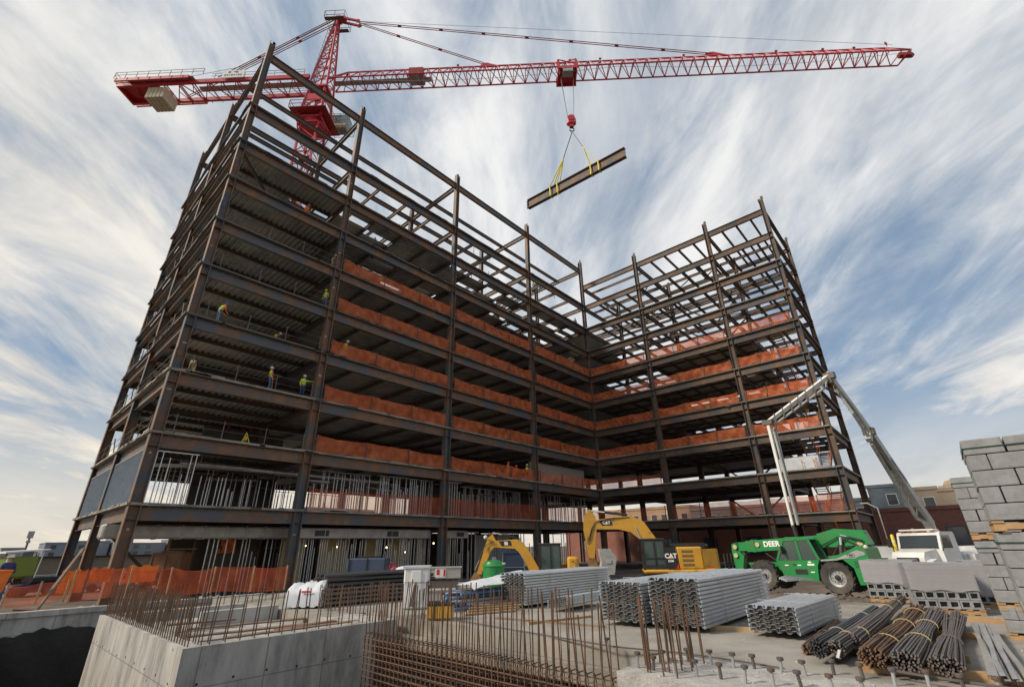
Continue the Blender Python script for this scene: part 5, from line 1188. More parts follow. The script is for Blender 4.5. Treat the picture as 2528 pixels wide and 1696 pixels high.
timber((1400,1395),(1420,1398),.07,.05,label='timber offcut beside the second decking bundle')
timber((1130,1412),(1380,1432),.05,.04,mt=wood_d,label='weathered batten lying behind the tall rebar of the pit wall')
# ------------------------------------------------------------ concrete block pallets
def blocks(p,rz,nx,ny,nz,label,wrapped=False,holes=0,strap=True,bw=.40,bh=.2,bd_=.2,group='pallets of concrete blocks',damage=0,seed=0):
    """x across the face, y depth. front face at y=0"""
    rd=random.Random(seed); e=empty('block_pallet',p,rz,label,'concrete blocks',group); W_=nx*bw; Dp=ny*bw
    m=MB()
    for y in(.06,Dp/2,Dp-.06): m.box((W_/2,y,.055),(W_,.09,.07))
    for k in range(6): m.box((.05+k*(W_-.1)/5,Dp/2,.105),(.11,Dp,.025)); m.box((.05+k*(W_-.1)/5,Dp/2,.012),(.11,Dp,.022))
    m.build('pallet',wood,e)
    core=MB(); core.bb((.21,.21,.12),(W_-.21,Dp-.21,.12+nz*bh-.02)); core.build('block_core',block_m,e)
    bl=[]
    for k in range(nz):
        off=.5*(k%2)
        z=.12+k*bh
        hol=(k<holes)
        def blk(cx,cy,wx,wy,front):
            b=MB(); j=lambda:rd.uniform(-.006,.006); b.bevbox((cx+j(),cy+j(),z+bh/2),(wx-.012,wy-.012,bh-.010),.008)
            bl.append((cy+.01*cx,b))
        i=-off
        while i<nx:   # front and back rows
            a=max(0,i)*bw; c=min(nx,i+1)*bw
            if c-a>.05:
                if hol:
                    h=MB(); x0_,x1_=a+.006,c-.006
                    # hollow block shown end-on with two dark cells
                    for zz0,zz1,xa,xb in((z+.003,z+.04,x0_,x1_),(z+bh-.04,z+bh-.006,x0_,x1_)): h.bb((xa,0.004,zz0),(xb,.19,zz1))
                    n_=max(1,round((c-a)/.2)); ww=(x1_-x0_)/n_
                    for q in range(n_+1): xx=x0_+q*ww; h.bb((max(x0_,xx-.03),0.006,z+.04),(min(x1_,xx+.03),.188,z+bh-.04))
                    h.bb((x0_,.17,z+.004),(x1_,.19,z+bh-.007)); bl.append((0,h))
                else:
                    blk((a+c)/2,.1,c-a,.2,1)
                blk((a+c)/2,Dp-.1,c-a,.2,0) if not hol else None
            i+=1
        i=-off
        while i<ny-1+.01:
            a=.2+max(0,i)*bw; c=min(Dp-.2,.2+(i+1)*bw)
            if c-a>.05: 
                blk(.1,(a+c)/2,.2,c-a,0); blk(W_-.1,(a+c)/2,.2,c-a,0)
            i+=1
    limited2(bl,'concrete_block',block_m,e,98)
    if strap:
        h=.12+(nz-.55)*bh; m=MB()
        m.bar((-.006,-.006,h),(W_+.006,-.006,h),.006,.022,upv=(0,1,0)); m.bar((-.006,-.006,h),(-.006,Dp,h),.022,.006,upv=(1,0,0)) ; m.bar((W_+.006,-.006,h),(W_+.006,Dp,h),.022,.006,upv=(1,0,0)); m.build('strap',strapg,e)
    if wrapped:
        g=[];N_=40; z0=.12+holes*bh; z1_=.12+nz*bh+.02
        per=[(-.02,Dp+.02),(-.02,-.02),(W_+.02,-.02),(W_+.02,Dp+.02)]
        Ls=[Dp,W_,Dp]
        for i in range(61):
            t=i/60*sum(Ls); k=0
            while k<2 and t>Ls[k]: t-=Ls[k]; k+=1
            f=min(1,t/Ls[k]); x=per[k][0]+(per[k+1][0]-per[k][0])*f; y=per[k][1]+(per[k+1][1]-per[k][1])*f
            row=[]
            for j in range(14):
                v=j/13; w_=.006*math.sin(i*1.9+j*2.3)+.006*math.sin(j*3.1+i*.4); nx_,ny_=((-1,0),(0,-1),(1,0))[k]; row.append(V((x+nx_*(.012+w_),y+ny_*(.012+w_),z0+(z1_-z0)*v+.02*math.sin(i*.7)*(1-v))))
            g.append(row)
        m=MB().sheet(g); m.bb((-.02,-.02,z1_),(W_+.02,Dp+.02,z1_+.012)); m.build('stretch_wrap',wrap,e,True)
    return e
# orientation: face roughly square to the viewer
a0=V((8.53,-.30,0)); fr=R(-90)
blocks((8.56,-.30,2.88),fr,4,3,5,'topmost cube of grey concrete blocks with a green strap, nearest stack at the right edge',seed=1)
blocks((8.60,-.285,1.745),fr,4,3,5,'middle cube of grey concrete blocks under the top pallet, nearest stack at the right edge',seed=2)
blocks((8.64,-.27,SL+.0),fr,4,3,2,'lowest cube of grey blocks beneath the others, nearest stack at the right edge',strap=False,seed=3)
q=dep(2166,1090,9.0)
blocks((q.x,q.y,q.z-1.12),fr,3,3,5,'upper cube of grey blocks in the stack behind the nearest one',seed=4)
blocks((q.x,q.y,q.z-2.26),fr,3,3,5,'lower cube of grey blocks in the stack behind the nearest one',seed=5,strap=True)
blocks((q.x,q.y,max(SL,q.z-3.0)-.02),fr,3,3,2,'bottom course of grey blocks in the stack behind the nearest one',seed=6,strap=False)
P1=onz(1990,1372,SL); P2=onz(2100,1400,SL); P3=onz(2228,1405,SL)
fr2=math.atan2(-.9,.25)
blocks((P1.x-.1,P1.y,SL-.0),R(-92),3,3,5,bh=.185,label='wrapped pallet of grey blocks directly right of the telehandler rear wheel',wrapped=True,holes=2,seed=7)
d12=V((P2.x-P1.x,P2.y-P1.y))
blocks((P2.x+.05,P2.y,SL-.0),R(-78),3,3,5,bh=.185,label='wrapped pallet of grey blocks in front of the pump truck',wrapped=True,holes=2,seed=8)
blocks((P3.x+1.6,P3.y-.1,SL),R(-80),3,3,5,bh=.185,label='wrapped pallet of grey blocks squeezed beside the nearest stack',wrapped=True,holes=1,seed=9)
# ------------------------------------------------------------ middle ground objects
def at(D,z): return onz(D[0],D[1],z)
G1=SL
# long dark steel bar / tube stack
p0=at((742,1388),G1); 
e=empty('long_bar_stack',(p0.x+.1,p0.y+.2,G1),R(-4),'long stack of dark steel bars behind the foundation block','steel bars')
for r_ in range(7):
    for c in range(7):
        m=MB(); x=random.uniform(-.15,.15); m.tube([(x,c*.15+(r_%2)*.05,.10+r_*.125),(x+2.0,c*.15,.10+r_*.125+.01),(3.9+x,c*.15,.10+r_*.125)],.052,6); m.build('bar',rebar_e if r_>3 else rebar_d,e) if (c in(0,) or r_>=8 or True) else None
# white covered bundle left of it
p=at((668,1388),G1); m=MB(); g=[]
for i in range(13):
    row=[]
    for j in range(11):
        a=PI*j/10; row.append(V((i*.09, math.cos(a)*.45, .05+abs(math.sin(a))**.6*(.60+.03*math.sin(i*1.3)+.08*(i/12))+.03*math.sin(i*2+j*1.7))))
    g.append(row)
m.sheet(g); m.add([g[0][j] for j in range(11)],[tuple(range(11))]); m.add([g[12][j] for j in range(11)],[tuple(range(10,-1,-1))])
o=m.build('tarp_bundle',tarp,smooth=True); o.location=(p.x+.1,p.y+.35,G1); o.rotation_euler=(0,0,R(-50)); tag(o,'white tarpaulin wrapped bundle at the left end of the dark bar stack','tarp bundle')
m=MB(); m.box((.62,-.455,.45),(.3,.015,.05)); m.build('printed_stripe',letr,o)
# grey cabinet column
p=at((948,1388),G1); e=empty('wrapped_cabinet',(p.x,p.y,G1),R(-42),'tall pale grey wrapped cabinet standing among the tall rebar','cabinet')
m=MB(); m.bevbox((0,0,.54),(.72,.6,1.05),.04); m.bevbox((.0,-.31,.6),(.28,.04,.8),.01); m.build('body',white,e)
m=MB(); m.box((0,0,1.09),(.78,.66,.06)); m.build('lid',tarp,e); m=MB(); m.prism([(-.15,.08),(.0,.08),(.02,.68),(-.0,.72),(-.06,.6)],1,-.345,-.335); m.build('torn_flap',rebar_d,e,fix=True)
m=MB(); m.tube([(-.37,-.33,.7),(.37,-.33,.68),(.37,.31,.7)],.009,4); m.build('strap',black,e)
# grey boxes
for (D,sz,mt_,lab,lt) in (((1010,1345),(1.5,.6,.42),greybox,'grey enclosure box with a white notice, right of the wrapped cabinet',1),((1005,1372),(.9,.5,.32),greybox,'small grey enclosure box below the bigger one, right of the cabinet',0)):
    p=at(D,G1); e=empty('enclosure_box',(p.x,p.y,G1+.42 if lt else G1+.02),R(-42),lab,'box'); m=MB(); m.bevbox((0,0,sz[2]/2),sz,.03); m.box((0,0,sz[2]),(sz[0]+.06,sz[1]+.06,.04)); m.build('body',mt_,e)
    if lt:
        m=MB(); m.box((-.1,-.31,.22),(.45,.015,.34)); n_=m.build('notice',signw,e); q=MB(); q.box((.06,-.32,.22),(.08,.006,.26)); q.box((-.2,-.32,.25),(.12,.006,.2)); q.build('notice_print',letr,n_)
        m=MB(); m.box((0,0,-.22),(1.3,.5,.3)); m.build('base',rebar_d,e)
# blue pipes and covered timber
p=at((1052,1398),G1); e=empty('blue_pipe_stack',(p.x+.1,p.y+.2,G1+.02),R(-6),'pile of blue and silver pipes under a white sheet, left of the decking','pipes')
for r_ in range(5):
    for c in range(7): m=MB(); x=random.uniform(-.3,.3); m.tube([(x,c*.11+.03*r_,.05+r_*.085),(2.6+x,c*.11,.05+r_*.085)],.04,7); m.build('pipe',(blue,rimg,blue,stud_m,navy)[(r_*3+c*2)%5],e)
m=MB(); g=[[V((.4+i*.25,-.15+j*.12,.50+.03*math.sin(i*1.1+j)+.11*math.sin(PI*j/9)+.028*i)) for j in range(10)] for i in range(10)]; m.sheet(g); m.sheet([[v-V((0,0,.02)) for v in r] for r in g]); m.build('cover_sheet',tarp,e,True)
# yellow tool box
p=at((1005,1413),G1); e=empty('yellow_toolbox',(p.x,p.y,G1),R(-48),'small yellow toolbox on the slab in front of the grey boxes','toolbox'); m=MB(); m.bevbox((0,0,.17),(.62,.4,.30),.03); m.build('body',yel,e); m=MB(); m.box((-.14,-.205,.17),(.05,.02,.3)); m.box((0,0,.335),(.64,.42,.03)); m.build('frame',black,e)
# pallet timber pile near
for k in range(5):
    a=at((1060+k*6,1405-k*4),G1); m=MB(); m.bar((0,0,.03),(1.4,-.5-k*.07,.03),.12,.04); o=m.build('timber_offcut',wood); o.location=(a.x,a.y,G1+.03*k); tag(o,'yellowish timber offcut on the slab below the blue pipes','timber','timber offcuts below the blue pipes')
# green tank
p=dep(1127,1338,19.5); e=empty('green_tank',(p.x,p.y,p.z),0,'round shouldered green tank standing behind the decking','tank'); 
m=MB(); m.lathe([(.42,0),(.46,.05),(.46,.75),(.49,.77),(.49,.80),(.45,.84),(.40,.95),(.22,1.02),(.02,1.03)],n=24); m.build('body',grn,e,True); m=MB(); m.lathe([(.05,1.0),(.05,1.12)],n=8); m.tube([(-.1,0,1.0),(-.1,0,1.12),(.12,0,1.12),(.12,0,1.0)],.02,5); m.build('valve',rimg,e); m=MB(); m.box((-.1,-.47,.35),(.16,.03,.12)); m.box((.15,-.45,.88),(.14,.05,.08)); m.build('label_plate',signw,e)
# navy gang box rack
p=dep(1172,1335,31); e=empty('blue_storage_rack',(p.x,p.y,p.z),R(-46),'dark blue storage rack behind the smaller excavator boom','rack')
m=MB(); m.bevbox((0,0,1.1),(1.5,.9,1.7),.04); m.build('body',navy,e); m=MB()
for x in(-.72,.72): m.bar((x,-.5,.1),(x,-.5,2.0),.05)
m.bar((-.7,-.5,1.1),(.7,-.5,1.1),.04); m.bar((-.7,-.5,.2),(.7,-.5,.2),.05); m.build('frame',rimg,e); m=MB(); m.box((0,0,2.05),(1.9,1.0,.18)); m.build('lid',navy,e)
# stone pile and grey bin
p=dep(1385,1302,27.5); e=empty('scrap_chute',(p.x,p.y,p.z-.2),R(-48),'grey sheet metal hopper beside the large excavator bucket','hopper'); m=MB(); m.prism([(-.5,0),(.4,0),(.6,.9),(.25,1.4),(-.4,1.4),(-.3,.7)],1,-.3,.3); m.build('body',conc_r,e,fix=True); m=MB(); m.box((.1,-.32,.7),(.3,.03,.2)); m.build('panel',greybox,e)
# generators / welders in the bays
for k,(D,dp_,lab,mt_,s_) in enumerate((((840,1310),23.5,'dark welding machine behind the long steel bars',navy,(2.0,.9,.75)),((385,1300),29,'brown crate with slatted sides at ground level behind the left netting',mat('brown_crate',(.22,.10,.045),.7,0,(.15,.07,.035),2),(1.9,1.1,1.0)))):
    p=dep(D[0],D[1],dp_); e=empty('machine_box' if k==0 else 'crate',(p.x,p.y,p.z),R(-46),lab,'machine' if k==0 else 'crate'); m=MB(); m.bevbox((0,0,s_[2]/2),s_,.05); m.build('body',mt_,e); m=MB()
    for x in(-.45,0,.45): m.box((x*s_[0],-s_[1]/2-.02,s_[2]/2),(.06,.03,s_[2]))
    m.box((0,0,s_[2]+.04),(s_[0]*.6,s_[1]*.5,.12)); m.build('frame',black if k==0 else wood_d,e)
p=dep(925,1308,22); e=empty('plastic_bag',(p.x,p.y,p.z),R(-40),'white plastic bag lying on top of the steel bars','bag'); m=MB(); m.ball((0,0,.1),.42,12,0,(1.3,.6,.55)); m.build('body',tarp,e,True)
p=dep(900,1310,22); e=empty('red_bag',(p.x,p.y,p.z),R(-40),'dark red bag beside the white plastic bag','bag'); m=MB(); m.ball((0,0,.1),.28,12,0,(.9,.6,.9)); m.tube([(-.25,0,.2),(-.2,0,.5),(.0,0,.45)],.05,5); m.build('body',mat('crimson_bag',(.25,.01,.04),.6),e,True)
# orange barrier netting at left
NY=23.3
def nf(D0t,D0b,D1t,D1b,Y,label,seed,posts,mt=net2):
    a=ony(*D0b,Y); b_=ony(*D1b,Y); at_=ony(*D0t,Y); h=max(.5,at_.z-a.z); netrun(a,b_,h,label,'barrier netting','orange barrier nets at ground level',mt,seed=seed,posts=posts,name='barrier_netting',postm=wood,n=50,dip=.12)
nf((0,1335),(0,1385),(120,1300),(150,1372),23.6,'sagging orange barrier net at the left edge of the picture',301,2)
nf((120,1305),(150,1378),(270,1300),(290,1362),23.4,'orange barrier net in front of the left corner columns',302,1)
nf((245,1300),(262,1365),(645,1290),(650,1345),25.0,'long orange barrier net behind the foundation block',303,4)
# bright orange blankets behind
for k,(x0_,x1_,y0_,y1_,Y_,lab) in enumerate(((126,184,1302,1355,27.5,'bright orange insulating blanket left of the second column base'),(200,250,1297,1330,27.8,'bright orange insulating blanket between the second and corner column'),(285,352,1292,1330,28.2,'bright orange insulating blanket right of the corner column'))):
    a=ony(x0_,y1_,Y_); b_=ony(x1_,y1_,Y_); h=ony(x0_,y0_,Y_).z-a.z; g=[[V((a.x+(b_.x-a.x)*i/12,Y_+.05*math.sin(i*1.7+j*.6),a.z+h*j/6+.05*math.sin(i*1.1)*(j/6))) for j in range(7)] for i in range(13)]
    m=MB().sheet(g); m.sheet([[v+V((0,.05,0)) for v in r] for r in g]); o=m.build('insulating_blanket',orange,smooth=True); tag(o,lab,'blanket','orange blankets')
# pile of timber and mud lumps behind the net
for k in range(16):
    x=random.uniform(2.2,10.5); y=random.uniform(23.8,27); m=MB(); m.bar((0,0,.06),(random.uniform(-1.6,1.6),random.uniform(-.6,.6),.06+random.uniform(0,.12)),random.uniform(.1,.3),.06); o=m.build('scrap_timber',random.choice([wood_d,ply_r,wood])); o.location=(x,y,gz(x,y)); tag(o,'loose plank on the mud behind the orange barrier net','plank','loose planks behind the barrier')
# wooden prop at left net
p=ony(85,1385,23.2); m=MB(); m.bar((0,0,-.1),(.75,.5,1.75),.10,.07); o=m.build('timber_prop',wood_d); o.location=p; tag(o,'leaning timber prop holding the orange net at the far left','prop')
# green light cart and orange bin
p=ony(35,1320,30); e=empty('green_cart',(p.x-.1,p.y,p.z-.15),R(20),'olive green cart with a white canopy at the left edge','cart',scale=.8); m=MB(); m.bevbox((0,0,.75),(1.3,.9,1.0),.05); m.box((0,0,.25),(1.5,.7,.12)); m.build('body',mat('olive_green',(.14,.20,.025),.5),e); m=MB(); m.prism([(-.9,1.40),(.95,1.55),(.95,1.6),(-.9,1.48)],1,-.6,.6)
for x in(-.6,.7): m.bar((x,.4,.2),(x*1.1,.4,1.5),.05); m.bar((x,-.4,.2),(x*1.1,-.4,1.5),.05)
m.build('canopy',white,e,fix=True); m=MB()
for x in(-.45,.45): m.lathe([(.22,-.5),(.22,-.38)],(x,0,.1),1,14); m.lathe([(.22,.38),(.22,.5)],(x,0,.1),1,14)
m.build('wheels',rubber,e)
p=ony(-2,1343,28); e=empty('orange_bin',(p.x-.35,p.y,p.z-.1),R(20),'bright orange bin cut off by the left picture edge','bin',scale=.7); m=MB(); m.prism([(-.5,0),(.5,0),(.62,1.0),(-.62,1.0)],1,-.5,.5); m.build('body',orange,e,fix=True); m=MB(); m.box((0,0,1.03),(1.3,1.1,.08)); m.build('rim',orange,e)
# orange tarp under the frame
for (D,dp_,w_,h_,lab) in (((484,1262),33,1.4,1.6,'crumpled orange tarp hanging inside the ground floor'),):
    p=dep(D[0],D[1],dp_); g=[[V((i*w_/8,.1*math.sin(i*1.9+j*1.3),j*h_/8+.05*math.sin(i*2))) for j in range(9)] for i in range(9)]; m=MB().sheet(g); m.sheet([[v+V((0,.04,0)) for v in r] for r in g]); o=m.build('hanging_tarp',orange,smooth=True); o.location=p; o.rotation_euler=(0,0,R(-20)); tag(o,lab,'tarp')
for k in range(5):
    x=9.5+k*1.7; m=MB(); m.bar((0,0,0),(.0,0,4.4),.12); m.bar((0,0,3.0),(1.7,0,3.0),.08); o=m.build('shoring_post',steel2 if k%2 else wood); o.location=(x,40+k*.6,0); tag(o,'slender shoring post at ground level inside the left bay','post','shoring posts in the left bay')
# loose stones and crumbs of concrete
def stones(name,n,area,zf,r0_,r1_,mt,label,seed):
    rd=random.Random(seed); m=MB()
    for k in range(n):
        x=rd.uniform(area[0],area[1]); y=rd.uniform(area[2],area[3]); r=rd.uniform(r0_,r1_)**1; z=zf(x,y); a=rd.uniform(0,6)
        vs=[V((x+r*rd.uniform(.6,1.2)*math.cos(a+t),y+r*rd.uniform(.6,1.2)*math.sin(a+t),z+r*rd.uniform(.1,.3))) for t in (0,1.3,2.5,3.8,5.0)]+[V((x,y,z+r*rd.uniform(.5,.9)))]+[V((x+r*.8*math.cos(a+t),y+r*.8*math.sin(a+t),z-.02)) for t in (0,1.3,2.5,3.8,5.0)]
        m.add(vs,[(i,(i+1)%5,5) for i in range(5)]+[(i+6,(i+1)%5+6,(i+1)%5,i) for i in range(5)])
    o=m.build(name,mt); tag(o,label,'rubble',kind='stuff')
stones('rubble',1300,(17.8,34,-3,26),gz,.03,.16,mud,'scattered stones and mud lumps around the machines',5)
stones('rubble',500,(1.5,14,22.8,33),gz,.03,.14,conc_r,'scattered pale rubble behind the orange barrier nets',6)
stones('concrete_crumbs',260,(8.2,17.4,-2,13),lambda x,y:SL,.008,.03,conc_r,'small crumbs of concrete and grit on the slab',7)
stones('concrete_crumbs',200,(6.7,8.0,-1.5,4.0),lambda x,y:SL+.004,.008,.035,conc_r,'small crumbs of concrete on the stud ledge',8)
# ------------------------------------------------------------ background
def simple_bldg(name,a,b,mt,label,wins=None,wm=None,parapet=True,group=None,cat='building'):
    e=empty(name,(a[0],a[1],0),0,label,cat,group); m=MB(); m.bb((0,0,a[2]),(b[0]-a[0],b[1]-a[1],b[2]))
    if parapet: m.bb((-.15,-.15,b[2]-.35),(b[0]-a[0]+.15,b[1]-a[1]+.15,b[2]+.12))
    m.build('wall',mt,e)
    if wins:
        for (c0,c1,z0,z1_,face,fr_) in wins:
            f=MB();g_=MB()
            if face=='x': f.bb((-.07,c0-.12,z0-.12),(-.01,c1+.12,z1_+.12)); g_.bb((-.10,c0,z0),(-.075,c1,z1_))
            else: f.bb((c0-.12,-.07,z0-.12),(c1+.12,-.01,z1_+.12)); g_.bb((c0,-.10,z0),(c1,-.075,z1_))
            w_=f.build('window',wm or white,e); g_.build('pane',gl_d,w_)
    return e
BXX=85
wy=[(4.6,6.6,.9,3.4),(-.3,1.4,.9,4.2),(-4.3,-2.4,1.2,4.4),(12,14,1,3.4),(18,20,1,3.6),(24,26,1,3.6),(31,33,1,3.6),(39,41,1,3.6)]
simple_bldg('brick_building',(BXX,-30,-.5),(BXX+12,62,6.75),brick,'long low red brick building across the back right behind the short wing',[(a+30,b+30,c,d_,'x',1) for a,b,c,d_ in wy],navy)
for k,(y0,y1,z,mt_,lab,nm) in enumerate(((5.6,9.8,11.0,gl_r,'glazed grey rooftop block beside the right wing',1),(1.2,5.6,10.2,beige,'beige flat roofed building with a big white framed window behind the brick building',2),(-2.6,1.2,9.8,beige,'beige building with an arched roof turret behind the pump boom',3),(-8,-2.6,9.9,greyclad,'pale green grey terrace building near the block stack',4),(10,40,9.2,greyclad,'long grey building seen through the right wing',5),(40,62,10,beige,'beige building seen through the left wing far side',6))):
    e=simple_bldg('city_building',(BXX+13,y0,-.5),(BXX+24,y1,z),mt_,lab,[(y-y0-.6,y-y0+.6,z-3,z-1.5,'x',1) for y in [y0+1.3+i*2.2 for i in range(int((y1-y0)/2.2))]],group=None)
    if k in(2,3): 
        m=MB(); m.lathe([(1.0,z),(1.0,z+.8),(.7,z+1.3),(.02,z+1.5)],(3,1.9,0),2,12); m.box((5,3,z+.4),(1.2,1.2,.8)); m.build('roof_turret',mt_,e)
m=MB(); m.box((BXX-.2,1.0,6.9),(.5,91,.3)); 
# street light, bollard
p=dep(2038,1270,36); e=empty('street_light',(p.x,p.y,p.z),0,'slender pale street light pole right of the frame corner','street light'); m=MB(); m.tube([(0,0,0),(0,0,3.6),(.2,.6,4.0)],.06,6); m.build('pole',rimg,e); m=MB(); m.bevbox((.2,.8,4.02),(.2,.6,.1),.03); m.build('lamp_head',rimg,e)
p=dep(2050,1268,33); e=empty('bollard',(p.x,p.y,p.z),0,'yellow post left of the pump truck cab','bollard'); m=MB(); m.lathe([(.11,0),(.11,1.35),(.06,1.42)],n=12); m.build('post',mat('bollard_yellow',(.65,.55,.03),.5),e,True); m=MB(); m.lathe([(.115,.9),(.115,1.0)],n=12); m.build('band',white,e)
# concrete barrier by the truck + orange cone shapes
for k,(x_,dp_) in enumerate(((1985,29.5),(2022,29.2))):
    p=dep(x_,1275,dp_); e=empty('site_barrier',(p.x,p.y,p.z-.2),R(130),['grey barrier box between telehandler and pump truck, left of two','grey barrier box between telehandler and pump truck, right of two'][k],'barrier'); m=MB(); m.prism([(-.3,0),(.3,0),(.18,.4),(.1,.9),(-.1,.9),(-.18,.4)],0,-.55,.55); m.build('body',white if k else mat('barrier_orange',(.6,.12,.03),.6),e,fix=True); m=MB(); m.box((0,0,.93),(1.2,.2,.06)); m.build('cap',greybox,e)
# far wall and skyline on the left
m=MB(); m.bb((2,75,-.5),(60,76,2.45)); o=m.build('quay_wall',quay); tag(o,'long weathered quay wall in the distance at the left','wall')
m=MB(); m.bb((2,74.8,2.45),(60,76.2,2.62)); 
for k in range(30): m.bar((2+k*2,75,2.6),(2+k*2,75,3.0),.06)
o=m.build('quay_coping',black); o.parent=bpy.data.objects['quay_wall']
m=MB(); 
for z in(.3,1.2): m.tube([(0,0,z),(40,0,z)],.05,5)
for k in range(14): m.bar((k*3,0,0),(k*3,0,1.2),.08)
o=m.build('roadside_rail',rimg); o.location=(4,58,0); tag(o,'thin grey roadside rail in front of the quay wall','railing')
for k in range(9):
    p=V((3+k*1.9+random.uniform(-.5,.5),54+random.uniform(-2,2),0)); e=empty('parked_car',p,R(random.uniform(-20,20)),'small pale parked car in front of the quay wall','car','cars parked before the quay wall'); m=MB(); m.bevbox((0,0,.55),(4.1,1.7,.55),.15); m.build('body',random.choice([white,navy,red_d,rimg]),e); m=MB(); m.bevbox((-.1,0,1.02),(2.1,1.5,.5),.2); m.build('cabin',gl_d,e)
    m=MB()
    for x in(-1.3,1.3): m.lathe([(.32,-.86),(.32,.86)],(x,0,.32),1,12)
    m.build('wheels',rubber,e)
sky_b=[(-60,12,8,140,1),(12,19,5.6,300,0),(20,24,4.6,320,1),(25,34,7.6,300,1),(35,48,8.3,305,0),(49,56,12.5,300,1),(57,72,7.5,310,0),(73,90,9,300,1),(91,112,7,310,0),(113,150,10,330,1),(152,180,9,340,0),(-20,11,4,320,1),(181,240,10,330,1)]
for k,(x0_,x1_,h,Y_,c) in enumerate(sky_b):
    if k==0: continue
    f=Y_/300; e=simple_bldg('distant_building',(x0_,Y_,-1),(x1_,Y_+25,h),far_b if c else far_c,'hazy grey blue building on the far left skyline%s'%(', the tall slab seen between column bases' if h>12 else ', building %d from the left'%k),[(x-x0_,x-x0_+1.8,zz_,zz_+1.6,'y',1) for x in range(int(x0_)+2,int(x1_)-3,5) for zz_ in range(2,int(h)-1,3)][:14],far_b,group=None if h>12 else 'far skyline buildings')
p=V((9.6,150,-.8)); e=empty('light_mast',p,0,'tall floodlight mast on the left skyline','light mast'); m=MB(); m.tube([(0,0,0),(0,0,8.0)],[.25,.15],6); m.build('pole',gray_steel,e); m=MB(); m.box((0,0,7.6),(1.0,.5,1.4)); m.box((0,0,6.2),(.7,.4,.5)); m.build('lamp_cluster',rimg,e)
